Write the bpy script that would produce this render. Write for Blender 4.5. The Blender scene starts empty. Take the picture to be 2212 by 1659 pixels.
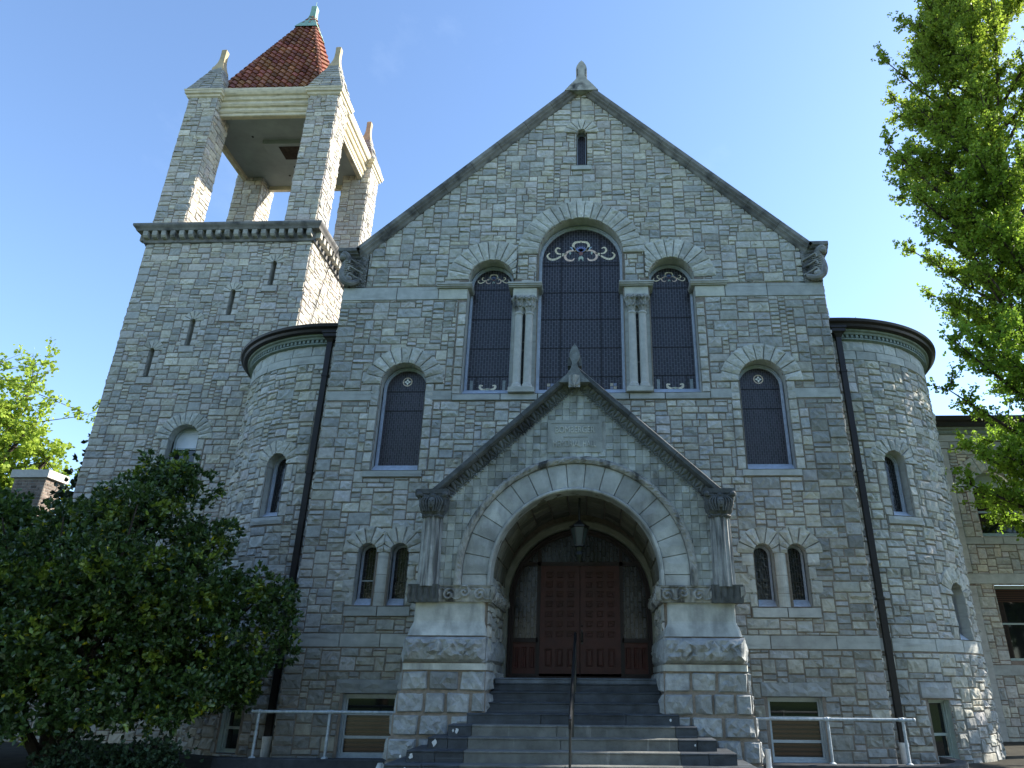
import bpy, math, random
import numpy as np
from mathutils import Matrix, Vector
from math import sin, cos, pi, sqrt, atan2, radians, hypot

# ------------------------------------------------------------------ camera, sky, sun
sc = bpy.context.scene
col = sc.collection
ROT = ((0.99926, 0.03467, 0.01630), (-0.02141, 0.8953, 0.4449), (0, 0, 0))
def cam_axes(yaw, pitch, roll):
    cyw, syw, cp, sp = cos(yaw), sin(yaw), cos(pitch), sin(pitch)
    f = Vector((syw*cp, cyw*cp, sp)); r = Vector((cyw, -syw, 0)); u = r.cross(f)
    return cos(roll)*r+sin(roll)*u, -sin(roll)*r+cos(roll)*u, f
cr_, cu_, cf_ = cam_axes(radians(-2.172), radians(23.769), radians(.403))
cd = bpy.data.cameras.new('camera'); cam = bpy.data.objects.new('camera', cd); col.objects.link(cam)
cd.sensor_width = 36; cd.lens = 1534.3/2212*36; cd.shift_x = -128.7/2212; cd.shift_y = -30.2/2212
cd.clip_start = .05; cd.clip_end = 3000
m = Matrix((cr_, cu_, -cf_)).transposed().to_4x4(); m.translation = (0, 0, 1.6); cam.matrix_world = m
sc.camera = cam

SUN_AZ, SUN_EL = radians(20.), radians(34.)        # azimuth measured from +x towards +y
sdir = Vector((cos(SUN_AZ)*cos(SUN_EL), sin(SUN_AZ)*cos(SUN_EL), sin(SUN_EL)))
w = bpy.data.worlds.new('World'); sc.world = w; w.use_nodes = True
nt = w.node_tree; N = nt.nodes; N.clear()
sky = N.new('ShaderNodeTexSky'); sky.sky_type = 'NISHITA'; sky.sun_disc = False
sky.sun_elevation = SUN_EL; sky.sun_rotation = pi/2-SUN_AZ; sky.altitude = 100; sky.air_density = 1.0; sky.dust_density = .4; sky.ozone_density = 3.4
bg = N.new('ShaderNodeBackground'); bg.inputs[1].default_value = .135
wo = N.new('ShaderNodeOutputWorld')
# thin wisps of high cloud
tc = N.new('ShaderNodeTexCoord'); mp = N.new('ShaderNodeMapping'); mp.inputs['Scale'].default_value = (2.2, 1.1, 3.4); mp.inputs['Rotation'].default_value = (0, .5, .4)
nz = N.new('ShaderNodeTexNoise'); nz.inputs['Scale'].default_value = 1.6; nz.inputs['Detail'].default_value = 9; nz.inputs['Roughness'].default_value = .62
rp = N.new('ShaderNodeValToRGB'); rp.color_ramp.elements[0].position = .62; rp.color_ramp.elements[1].position = 1.; rp.color_ramp.elements[1].color = (.10, .10, .10, 1)
mx = N.new('ShaderNodeMix'); mx.data_type = 'RGBA'; mx.inputs['B'].default_value = (6.2, 7.0, 8.0, 1)
L = nt.links.new
L(tc.outputs['Generated'], mp.inputs[0]); L(mp.outputs[0], nz.inputs['Vector']); L(nz.outputs['Fac'], rp.inputs[0])
L(rp.outputs[0], mx.inputs['Factor']); L(sky.outputs[0], mx.inputs['A']); L(mx.outputs['Result'], bg.inputs[0]); L(bg.outputs[0], wo.inputs[0])
sl = bpy.data.lights.new('sun', 'SUN'); sl.energy = 4.8; sl.angle = radians(.53); sl.color = (1, .93, .82)
so = bpy.data.objects.new('sun', sl); col.objects.link(so)
so.rotation_euler = (-sdir).to_track_quat('-Z', 'Y').to_euler()
sc.view_settings.view_transform = 'Standard'; sc.view_settings.look = 'None'
sc.view_settings.exposure = 1.42; sc.view_settings.gamma = 1

# ------------------------------------------------------------------ materials
MAT = {}
def mat(name, c, rough=.85, spec=.3, noise=.25, nscale=6., bump=.3, bscale=40., attr=True, metal=0., detail=6, stain=None, transl=0., coat=0.):
    """procedural surface: base colour x face tint x two noises, plus a noise bump"""
    M = bpy.data.materials.new(name); M.use_nodes = True; t = M.node_tree; n = t.nodes; l = t.links.new
    b = n['Principled BSDF']; b.inputs['Roughness'].default_value = rough; b.inputs['Specular IOR Level'].default_value = spec; b.inputs['Metallic'].default_value = metal
    if coat: b.inputs['Coat Weight'].default_value = coat
    co = n.new('ShaderNodeTexCoord')
    base = n.new('ShaderNodeRGB'); base.outputs[0].default_value = (*c, 1); cur = base.outputs[0]
    def mul(a, bb):
        q = n.new('ShaderNodeMix'); q.data_type = 'RGBA'; q.blend_type = 'MULTIPLY'; q.inputs['Factor'].default_value = 1
        l(a, q.inputs['A']); l(bb, q.inputs['B']); return q.outputs['Result']
    if attr:
        a = n.new('ShaderNodeAttribute'); a.attribute_name = 'tint'; cur = mul(cur, a.outputs['Color'])
    if noise:
        for s, k in ((nscale, noise), (nscale*.17, noise*.6)):
            z = n.new('ShaderNodeTexNoise'); z.inputs['Scale'].default_value = s; z.inputs['Detail'].default_value = detail; z.inputs['Roughness'].default_value = .6
            l(co.outputs['Object'], z.inputs['Vector'])
            r = n.new('ShaderNodeMapRange'); r.inputs['From Min'].default_value = .3; r.inputs['From Max'].default_value = .7
            r.inputs['To Min'].default_value = 1-k; r.inputs['To Max'].default_value = 1+k; l(z.outputs['Fac'], r.inputs['Value'])
            cc = n.new('ShaderNodeCombineColor'); [l(r.outputs[0], cc.inputs[i]) for i in range(3)]
            cur = mul(cur, cc.outputs[0])
    if stain:                       # (mapping scale, colour, lo, hi): weathering streaks with a shape of their own
        ms, scol, lo, hi = stain
        mm = n.new('ShaderNodeMapping'); mm.inputs['Scale'].default_value = ms; l(co.outputs['Object'], mm.inputs[0])
        z = n.new('ShaderNodeTexNoise'); z.inputs['Scale'].default_value = 1; z.inputs['Detail'].default_value = 5; l(mm.outputs[0], z.inputs['Vector'])
        r = n.new('ShaderNodeMapRange'); r.inputs['From Min'].default_value = lo; r.inputs['From Max'].default_value = hi; l(z.outputs['Fac'], r.inputs['Value'])
        q = n.new('ShaderNodeMix'); q.data_type = 'RGBA'; l(r.outputs[0], q.inputs['Factor']); l(cur, q.inputs['A']); q.inputs['B'].default_value = (*scol, 1); cur = q.outputs['Result']
    l(cur, b.inputs['Base Color'])
    if bump:
        z = n.new('ShaderNodeTexNoise'); z.inputs['Scale'].default_value = bscale; z.inputs['Detail'].default_value = 6; l(co.outputs['Object'], z.inputs['Vector'])
        bp = n.new('ShaderNodeBump'); bp.inputs['Strength'].default_value = bump; bp.inputs['Distance'].default_value = .02; l(z.outputs['Fac'], bp.inputs['Height']); l(bp.outputs[0], b.inputs['Normal'])
    if transl:
        tr = n.new('ShaderNodeBsdfTranslucent'); l(cur, tr.inputs[0]); ms_ = n.new('ShaderNodeMixShader'); ms_.inputs[0].default_value = transl
        l(b.outputs[0], ms_.inputs[1]); l(tr.outputs[0], ms_.inputs[2]); l(ms_.outputs[0], n['Material Output'].inputs[0])
    MAT[name] = M; return M
STONE = mat('rubble_stone', (.455, .441, .395), .92, .2, .19, 9, .6, 17, stain=((1.7, 1.7, .28), (.25, .245, .225), .60, .92))
STONE_T = mat('tower_stone', (.478, .452, .395), .92, .2, .17, 9, .6, 17, stain=((2.6, 2.6, .32), (.20, .20, .19), .60, .85))
MORTAR = mat('mortar', (.25, .21, .17), .95, .1, .25, 14, .3, 60, attr=False)
MORTAR_T = mat('tower_mortar', (.25, .195, .155), .95, .1, .25, 14, .3, 60, attr=False)
SMOOTH = mat('dressed_stone', (.43, .425, .39), .85, .25, .16, 5, .18, 50, stain=((1.2, 1.2, 9), (.25, .24, .21), .55, .8))
SANDST = mat('column_stone', (.46, .45, .405), .8, .25, .12, 8, .12, 60, attr=False)
COPING = mat('coping_stone', (.20, .195, .18), .85, .25, .3, 4, .3, 30, stain=((3, 3, 3), (.06, .06, .06), .5, .72))
DARKST = mat('weathered_carving', (.085, .09, .09), .8, .3, .4, 7, .4, 40)
CARVE = mat('carved_stone', (.33, .325, .295), .85, .25, .3, 7, .3, 40, stain=((5, 5, 1.2), (.07, .07, .065), .5, .66))
FRIEZE = mat('weathered_frieze', (.15, .16, .155), .85, .25, .4, 3, .3, 40, stain=((2, 2, 2), (.05, .05, .05), .45, .6))
SHAFT = mat('fluted_shaft_stone', (.33, .335, .32), .85, .25, .2, 8, .2, 40, stain=((14, 14, 1.3), (.09, .092, .09), .42, .62))
PIER = mat('portal_pier_stone', (.335, .335, .318), .92, .2, .22, 8, .9, 20, stain=((3, 3, 3), (.20, .205, .20), .50, .8))
PIERSM = mat('portal_dressed_stone', (.395, .40, .375), .85, .25, .3, 3, .22, 30, stain=((3.5, 3.5, 1.1), (.19, .195, .185), .5, .74))
SLATE = mat('slate_step', (.042, .050, .058), .6, .4, .45, 4, .3, 30, stain=((.8, 3, 30), (.085, .1, .115), .58, .74))
STEPST = mat('sandstone_step', (.135, .138, .125), .8, .3, .28, 5, .3, 30, stain=((9, 3, 1.2), (.24, .24, .22), .62, .7))
FRAMEP = mat('blue_white_paint', (.44, .485, .55), .6, .4, .15, 12, .15, 30, attr=False)
FRAMEG = mat('pale_green_paint', (.36, .41, .36), .6, .4, .12, 12, .1, 30, attr=False)
FRAMEW = mat('grey_white_paint', (.46, .5, .5), .6, .4, .12, 12, .1, 30, attr=False)
CREAM = mat('cream_cornice', (.62, .55, .39), .7, .3, .15, 5, .1, 30, attr=True, stain=((2, 2, 30), (.3, .26, .17), .55, .75))
CEIL = mat('belfry_ceiling', (.30, .33, .32), .9, .1, .12, 1.5, .0, attr=False)
BLACKM = mat('dark_bronze_metal', (.018, .014, .013), .5, .35, .2, 6, 0, attr=False)
IRON = mat('black_iron', (.012, .013, .014), .35, .5, .1, 6, 0, attr=False)
GALV = mat('galvanised_pipe', (.38, .43, .46), .55, .5, .3, 18, .1, 60, attr=False, metal=.2)
GREENM = mat('green_cornice', (.20, .24, .215), .7, .3, .2, 8, .1, attr=False)
COPPER = mat('green_copper', (.24, .39, .31), .7, .3, .2, 6, .1, attr=False)
TILE = mat('red_clay_tile', (.27, .110, .070), .75, .3, .22, 4, .15, 40)
TANST = mat('tan_finial', (.45, .36, .22), .85, .2, .2, 5, .2, attr=False)
DOORF = mat('dark_door_frame', (.018, .008, .007), .5, .4, .2, 5, .1, 30, attr=False)
DOOR = mat('oxblood_door', (.070, .018, .012), .5, .4, .25, 5, .1, 30, attr=False)
WHITEP = mat('white_panel', (.8, .82, .85), .5, .4, .04, 3, 0, attr=False)
PIPEW = mat('white_plastic_pipe', (.6, .62, .62), .5, .4, .15, 12, 0, attr=False)
BLIND = mat('brown_blind', (.09, .035, .014), .7, .2, .3, 10, .0, attr=False)
BRICK = mat('red_brick', (.19, .15, .125), .9, .2, .3, 6, .3, attr=True)
CONC = mat('dark_kerb', (.05, .055, .06), .85, .3, .3, 6, .3, attr=False)
BARK = mat('bark', (.05, .04, .032), .95, .1, .35, 9, .6, 24, attr=False)
ROOFS = mat('grey_slate_roof', (.08, .085, .09), .8, .2, .3, 4, .2, attr=False)
CRE_G = mat('cream_glass', (.9, .82, .70), .4, .4, .3, 30, 0, attr=True)
GROUND = mat('soil_ground', (.04, .038, .03), .95, .1, .4, 3, .5, 12, attr=False)
PAVE = mat('asphalt_path', (.05, .052, .055), .9, .2, .3, 8, .3, 60, attr=False)
LAWN = mat('lawn', (.05, .085, .02), .95, .1, .4, 5, .5, 40, attr=False)
LEAF_H = mat('glossy_leaf', (.062, .112, .028), .32, .55, .0, 3, 0, attr=True, transl=.22)
LEAF_G = mat('ginkgo_leaf', (.215, .35, .036), .55, .3, .0, 3, 0, attr=True, transl=.6)
LEAF_M = mat('maple_leaf', (.26, .38, .045), .6, .3, .0, 3, 0, attr=True, transl=.45)
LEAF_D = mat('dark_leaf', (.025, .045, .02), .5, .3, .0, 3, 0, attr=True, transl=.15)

def glass_mat(name, c, lead, bw, bh, rough=.22, vary=.6, leadw=.006, spec=.5, bmp=.25):
    """leaded glass: rows of upright quarries, read from the pane's own 'uz' coordinates"""
    M = bpy.data.materials.new(name); M.use_nodes = True; t = M.node_tree; n = t.nodes; l = t.links.new; b = n['Principled BSDF']
    a = n.new('ShaderNodeAttribute'); a.attribute_name = 'uz'
    mp = n.new('ShaderNodeMapping'); mp.inputs['Rotation'].default_value = (0, 0, pi/2); l(a.outputs['Vector'], mp.inputs[0])
    br = n.new('ShaderNodeTexBrick'); br.inputs['Scale'].default_value = 1; br.inputs['Brick Width'].default_value = bh; br.inputs['Row Height'].default_value = bw
    br.inputs['Mortar Size'].default_value = leadw; br.inputs['Mortar Smooth'].default_value = 0; br.inputs['Bias'].default_value = 0
    br.inputs['Color1'].default_value = (*[q*(1-vary) for q in c], 1); br.inputs['Color2'].default_value = (*[q*(1+vary) for q in c], 1); br.inputs['Mortar'].default_value = (*lead, 1)
    l(mp.outputs[0], br.inputs['Vector']); l(br.outputs['Color'], b.inputs['Base Color'])
    nz = n.new('ShaderNodeTexNoise'); nz.inputs['Scale'].default_value = 9; nz.inputs['Detail'].default_value = 2; l(a.outputs['Vector'], nz.inputs['Vector'])
    bp = n.new('ShaderNodeBump'); bp.inputs['Strength'].default_value = bmp; bp.inputs['Distance'].default_value = .02; l(nz.outputs['Fac'], bp.inputs['Height']); l(bp.outputs[0], b.inputs['Normal'])
    b.inputs['Roughness'].default_value = rough; b.inputs['Specular IOR Level'].default_value = spec; MAT[name] = M; return M
GL_BLUE = glass_mat('blue_leaded_glass', (.014, .010, .013), (.105, .10, .105), .066, .15, .35)
GL_PLUM = glass_mat('plum_leaded_glass', (.024, .018, .024), (.085, .08, .085), .05, .12, .4)
GL_DARK = glass_mat('dark_leaded_glass', (.010, .010, .012), (.05, .05, .055), .055, .16, .15)
GL_DOOR = glass_mat('porch_leaded_glass', (.040, .044, .055), (.006, .006, .007), .08, .20, .22, .55, .013, .4, .12)
def plain_glass(name, c, rough=.03):
    M = bpy.data.materials.new(name); M.use_nodes = True; b = M.node_tree.nodes['Principled BSDF']
    b.inputs['Base Color'].default_value = (*c, 1); b.inputs['Roughness'].default_value = rough; b.inputs['Specular IOR Level'].default_value = .6; MAT[name] = M; return M
GL_WIN = plain_glass('window_glass', (.012, .014, .013)); GL_BROWN = plain_glass('brown_blind_glass', (.05, .022, .01), .25)  # the brown is slatted blinds showing in the panes


for M_, sc_n in ((GL_BROWN, 4.2), (BLIND, 5.)):
    t_ = M_.node_tree; b_n = t_.nodes['Principled BSDF']; w_n = t_.nodes.new('ShaderNodeTexWave'); w_n.bands_direction = 'Z'; w_n.inputs['Scale'].default_value = sc_n; w_n.inputs['Distortion'].default_value = .15
    c_n = t_.nodes.new('ShaderNodeTexCoord'); t_.links.new(c_n.outputs['Object'], w_n.inputs['Vector']); r_n = t_.nodes.new('ShaderNodeValToRGB')
    r_n.color_ramp.elements[0].color = (.014, .006, .003, 1); r_n.color_ramp.elements[1].color = (.075, .034, .016, 1); t_.links.new(w_n.outputs['Fac'], r_n.inputs[0]); t_.links.new(r_n.outputs[0], b_n.inputs['Base Color'])

# ------------------------------------------------------------------ mesh helpers
WHITE = (1., 1., 1.)
class MB:
    def __init__(s): s.v = []; s.f = []; s.t = []; s.m = []; s.uz = []
    def face(s, idx, tint=WHITE, mi=0): s.f.append(tuple(idx)); s.t.append(tint); s.m.append(mi)
    def vert(s, p, uz=(0, 0)): s.v.append((p[0], p[1], p[2])); s.uz.append(uz); return len(s.v)-1
    def poly(s, pts, tint=WHITE, mi=0, uz=None):
        i = [s.vert(p, uz[k] if uz else (0, 0)) for k, p in enumerate(pts)]; s.face(i, tint, mi)
    def box(s, x0, x1, y0, y1, z0, z1, tint=WHITE, mi=0):
        i = [s.vert(p) for p in ((x0, y0, z0), (x1, y0, z0), (x1, y1, z0), (x0, y1, z0), (x0, y0, z1), (x1, y0, z1), (x1, y1, z1), (x0, y1, z1))]
        for q in ((0, 3, 2, 1), (4, 5, 6, 7), (0, 1, 5, 4), (1, 2, 6, 5), (2, 3, 7, 6), (3, 0, 4, 7)): s.face([i[k] for k in q], tint, mi)
    def grid(s, rows, tint=WHITE, mi=0, closed=False):
        ids = [[s.vert(p) for p in r] for r in rows]; n = len(rows[0])
        for a in range(len(rows)-1):
            for b in range(n if closed else n-1):
                s.face((ids[a][b], ids[a][(b+1) % n], ids[a+1][(b+1) % n], ids[a+1][b]), tint, mi)
        return ids
    def tube(s, pts, r, n=8, tint=WHITE, mi=0, cap=True):
        pts = [Vector(p) for p in pts]; rows = []; rs = r if isinstance(r, (list, tuple)) else [r]*len(pts)
        up = None
        for k, p in enumerate(pts):
            d = (pts[min(k+1, len(pts)-1)]-pts[max(k-1, 0)]).normalized()
            if up is None: up = Vector((0, 0, 1)) if abs(d.z) < .9 else Vector((1, 0, 0))
            a = d.cross(up).normalized(); b = a.cross(d).normalized(); up = b
            rows.append([p+rs[k]*(cos(2*pi*i/n)*a+sin(2*pi*i/n)*b) for i in range(n)])
        ids = s.grid(rows, tint, mi, True)
        if cap: s.face(ids[0][::-1], tint, mi); s.face(ids[-1], tint, mi)
    def ball(s, c, r, sc_=(1, 1, 1), n=10, tint=WHITE, mi=0):
        rows = [[(c[0]+r*sc_[0]*sin(pi*j/(n//2+1))*cos(2*pi*i/n), c[1]+r*sc_[1]*sin(pi*j/(n//2+1))*sin(2*pi*i/n), c[2]+r*sc_[2]*cos(pi*j/(n//2+1))) for i in range(n)] for j in range(n//2+2)]
        s.grid(rows, tint, mi, True)
    def lathe(s, cx, cy, prof, n=20, tint=WHITE, mi=0, f=None):
        rows = [[(cx+r*(f(2*pi*i/n, z) if f else 1)*cos(2*pi*i/n), cy+r*(f(2*pi*i/n, z) if f else 1)*sin(2*pi*i/n), z) for i in range(n)] for r, z in prof]
        s.grid(rows, tint, mi, True)
    def build(s, name, mats, parent=None, smooth=False, **props):
        if not isinstance(mats, (list, tuple)): mats = [mats]
        me = bpy.data.meshes.new(name); me.from_pydata(s.v, [], s.f)
        for q in mats: me.materials.append(q)
        if len(mats) > 1: me.polygons.foreach_set('material_index', np.array(s.m, dtype=np.int32))
        at = me.attributes.new('tint', 'FLOAT_COLOR', 'FACE'); a = np.ones((len(s.f), 4), dtype=np.float32); a[:, :3] = np.array(s.t, dtype=np.float32).reshape(-1, 3); at.data.foreach_set('color', a.ravel())
        if any(u != (0, 0) for u in s.uz):
            at = me.attributes.new('uz', 'FLOAT_VECTOR', 'POINT'); a = np.zeros((len(s.v), 3), dtype=np.float32); a[:, :2] = np.array(s.uz, dtype=np.float32); at.data.foreach_set('vector', a.ravel())
        if smooth: me.polygons.foreach_set('use_smooth', np.ones(len(s.f), dtype=bool))
        me.update(); return link(name, me, parent, **props)
def link(name, me, parent=None, **props):
    o = bpy.data.objects.new(name, me); col.objects.link(o)
    if parent is not None:
        o.parent = parent; o.matrix_parent_inverse = base_of(parent)
    for k, q in props.items(): o[k] = q
    return o
BASE = {}
def base_of(p): return BASE[p.name]
def thing(name, loc, label, category, group=None):
    o = bpy.data.objects.new(name, None); col.objects.link(o); o.location = loc; o.empty_display_size = .3
    o['label'] = label; o['category'] = category
    if group: o['group'] = group
    BASE[o.name] = Matrix.Translation(-Vector(loc)); return o
def part(name, mb, mats, parent, smooth=False, **props):
    o = mb.build(name, mats, parent, smooth, **props); BASE[o.name] = Matrix.Identity(4) if parent is not None else Matrix.Identity(4); return o
# every mesh is written in world metres; parts undo their parent's offset through the parent inverse above

def jit(r, a): return 1+r.uniform(-a, a)
def stint(r, dark=.0):
    """stone colours: mostly mid grey, some green-grey, cream and blue-slate blocks"""
    k = r.random(); b = r.gauss(1., .08)
    if k < .14: c = (b*1.07, b*1.05, b*.96)
    elif k < .30+dark: c = (b*.79, b*.825, b*.86)
    elif k < .44+dark*1.5: c = (b*.88, b*.90, b*.88)
    elif k < .50: c = (b*1.18, b*1.17, b*1.08)
    else: c = (b*jit(r, .03), b, b*jit(r, .05))
    return tuple(max(.3, q) for q in c)
def stone(mb, P, wu, wz, mp, h=.035, rough=.018, tint=WHITE, r=random, step=.065, bev=.015, base=-.004, mi=0):
    """one pillowed, rock-faced block: P(s,t) gives its outline in the wall's (u,z)"""
    nu = max(1, int(round((wu-2*bev)/step))); nz = max(1, int(round((wz-2*bev)/step)))
    eu = min(.3, bev/max(wu, .01)); ez = min(.3, bev/max(wz, .01))
    S = [0]+[eu+(1-2*eu)*i/nu for i in range(nu+1)]+[1]; T = [0]+[ez+(1-2*ez)*i/nz for i in range(nz+1)]+[1]
    ids = []; gx = r.uniform(-1, 1)*rough*.9; gz = r.uniform(-1, 1)*rough*.9; A, B = len(S), len(T)
    for j, t in enumerate(T):
        row = []
        for i, s_ in enumerate(S):
            if i in (0, A-1) or j in (0, B-1): d = base; ss, tt = s_, t
            else:
                edge = i in (1, A-2) or j in (1, B-2)
                d = h*(.75 if edge else 1.)+gx*(s_-.5)*2+gz*(t-.5)*2+r.uniform(-1, 1)*rough*(.45 if edge else 1)
                ss = s_ if edge else s_+r.uniform(-.25, .25)/max(nu, 1)*(1-2*eu); tt = t if edge else t+r.uniform(-.25, .25)/max(nz, 1)*(1-2*ez)
                d = max(d, .004)
            u, z = P(ss, tt); row.append(mb.vert(mp(u, z, d)))
        ids.append(row)
    for j in range(B-1):
        for i in range(A-1):
            a, b, c, d = ids[j][i], ids[j][i+1], ids[j+1][i+1], ids[j+1][i]
            inner = 0 < i < A-2 and 0 < j < B-2
            if rough > .008 and inner:
                if r.random() < .5: mb.face((a, b, c), tint, mi); mb.face((a, c, d), tint, mi)
                else: mb.face((a, b, d), tint, mi); mb.face((b, c, d), tint, mi)
            else: mb.face((a, b, c, d), tint, mi)
def rect_stone(mb, u0, u1, z0, z1, mp, r=random, **k):
    g = k.pop('gap', .0065); j = k.pop('jag', .005)
    c = [r.uniform(-j, j) for _ in range(8)]
    def P(s, t):
        a = u0+g+c[0]*(1-t)+c[1]*t; b = u1-g+c[2]*(1-t)+c[3]*t; e = z0+g+c[4]*(1-s)+c[5]*s; f = z1-g+c[6]*(1-s)+c[7]*s
        return a+(b-a)*s, e+(f-e)*t
    stone(mb, P, u1-u0-2*g, z1-z0-2*g, mp, r=r, **k)
def ashlar(mb, mm, u0, u1, z0, z1, solid, free, mp, r, cell=.054, big=1., run=6, dark=None, h=.028, rough=.016, step=.065):
    """random rubble ashlar packed over a raster of the wall; mortar sheet behind it"""
    nu = int(round((u1-u0)/cell)); nz = int(round((z1-z0)/cell)); cu = (u1-u0)/nu; cz = (z1-z0)/nz
    U, Z = np.meshgrid(u0+(np.arange(nu)+.5)*cu, z0+(np.arange(nz)+.5)*cz)
    S = solid(U, Z); F = (free(U, Z) & S).copy()
    for j in range(nz):
        i = 0
        while i < nu:
            if not S[j, i]: i += 1; continue
            k = i
            while k < nu and S[j, k] and k-i < run: k += 1
            a, b, c, d = u0+i*cu, u0+k*cu, z0+j*cz, z0+(j+1)*cz
            mm.poly((mp(a, c, 0), mp(b, c, 0), mp(b, d, 0), mp(a, d, 0))); i = k
    HS = (3, 3, 4, 4, 5) if big == 1 else (3, 4, 4, 5, 6)
    E_ = np.ones((nz, nu), bool); blocks = []                 # first a full bond over the whole rectangle ...
    for j in range(nz):
        i = 0
        while i < nu:
            if not E_[j, i]: i += 1; continue
            hh = r.choice(HS)
            if r.random() < .16: hh = 2
            ww = int(round(hh*r.uniform(1.15, 2.5)*big)) if hh > 2 else r.randint(4, 9)
            if hh >= 4 and r.random() < .12: ww = max(3, hh-1)
            W = 0
            while W < ww+5 and i+W < nu and E_[j, i+W]: W += 1
            if W-ww < 3: ww = W if W <= 9 else W-4
            ww = min(ww, W); H = 1; narrow = W <= 4
            if narrow: hh = 6
            while H < hh and j+H < nz and E_[j+H, i:i+ww].all():
                if narrow and H > 1 and ((i > 0 and E_[j+H, i-1]) or (i+ww < nu and E_[j+H, i+ww])): break
                H += 1
            E_[j:j+H, i:i+ww] = False; blocks.append((i, j, ww, H)); i += ww
    for (i, j, ww, H) in blocks:                              # ... then cut to what is left between bands, rings and openings
        M = F[j:j+H, i:i+ww].copy()
        while M.sum() >= 2:
            if M.all(): bi, bj, bw, bh = 0, 0, ww, H
            else:
                best = 0
                for y0 in range(H):
                    ok_ = np.ones(ww, bool)
                    for y1 in range(y0, H):
                        ok_ &= M[y1]; run_ = 0
                        for x in range(ww+1):
                            if x < ww and ok_[x]: run_ += 1
                            else:
                                if run_*(y1-y0+1) > best: best = run_*(y1-y0+1); bi, bj, bw, bh = x-run_, y0, run_, y1-y0+1
                                run_ = 0
                if best < 2: break
            M[bj:bj+bh, bi:bi+bw] = False
            a, b, c, d = u0+(i+bi)*cu, u0+(i+bi+bw)*cu, z0+(j+bj)*cz, z0+(j+bj+bh)*cz
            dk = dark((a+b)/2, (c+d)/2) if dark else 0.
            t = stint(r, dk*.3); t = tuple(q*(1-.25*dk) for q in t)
            rr = rough*r.choice((.25, .7, 1, 1, 1.3, 1.6))
            rect_stone(mb, a, b, c, d, mp, r, h=h*jit(r, .35), rough=rr, tint=t, step=step)
def ring(mb, cu, cz, r0, r1, n, mp, r, a0=0., a1=pi, h=.055, rough=.016, tint=None, clamp=None, lobe=.0, jag=.012, gap=.0045, base=.012, step=.07):
    """voussoirs of an arch, each a block of its own"""
    for k in range(n):
        b0 = a0+(a1-a0)*k/n; b1 = a0+(a1-a0)*(k+1)/n; ro = r1*(1+r.uniform(-jag, jag)); g = gap/((r0+r1)/2)
        def P(s, t, b0=b0, b1=b1, ro=ro, g=g):
            a = b1-g-(b1-b0-2*g)*s; q = r0+(ro-r0)*t; u = cu+q*cos(a); z = cz+q*sin(a)
            return (clamp(u) if clamp else u), z
        b = r.gauss(1.07, .07); tt = tint or (b, b*1.01, b*.98)
        if not tint and r.random() < .2: tt = tuple(q*.85 for q in tt)
        stone(mb, P, (b1-b0)*(r0+r1)/2, r1-r0, mp, h=h, rough=rough, tint=tt, r=r, base=base, step=step, bev=.010)
def arch_pts(cu, hw, zb, zs, n=20, inset=0.):
    w = hw-inset; p = [(cu-w, zb+inset), (cu-w, zb+(zs-zb)*.5)]
    p += [(cu+w*cos(pi-pi*k/n), zs+w*sin(pi*k/n)) for k in range(n+1)]
    p += [(cu+w, zb+(zs-zb)*.5), (cu+w, zb+inset)]
    return p
def rect_pts(u0, u1, z0, z1, inset=0.): return [(u0+inset, z0+inset), (u0+inset, z1-inset), (u1-inset, z1-inset), (u1-inset, z0+inset)]
def loft(mb, A, dA, B, dB, mp, tint=WHITE, mi=0, closed=True):
    n = len(A); a = [mb.vert(mp(u, z, dA)) for u, z in A]; b = [mb.vert(mp(u, z, dB)) for u, z in B]
    for k in range(n if closed else n-1): mb.face((a[k], a[(k+1) % n], b[(k+1) % n], b[k]), tint, mi)
def frame(mb, fn, steps, mp, tint=WHITE, mi=0):
    """stepped moulding; fn(inset)->outline, steps = [(inset, d), ...]"""
    for (i0, d0), (i1, d1) in zip(steps, steps[1:]): loft(mb, fn(i0), d0, fn(i1), d1, mp, tint, mi)
def pane(mb, pts, d, mp, mi=0): mb.poly([mp(u, z, d) for u, z in pts], WHITE, mi, uz=[(u, z) for u, z in pts])
def reveal(mb, pts, d0, d1, mp, r, joint=.3, base=1.0):
    """dressed inner faces of an opening, tinted block by block"""
    acc = 0; t = r.gauss(base, .05)
    for (a, b), (c, d) in zip(pts, pts[1:]):
        acc += hypot(c-a, d-b)
        mb.poly((mp(a, b, d0), mp(c, d, d0), mp(c, d, d1), mp(a, b, d1)), (t, t*1.01, t*.99))
        if acc > joint: acc = 0; t = r.gauss(base, .06)
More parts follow.
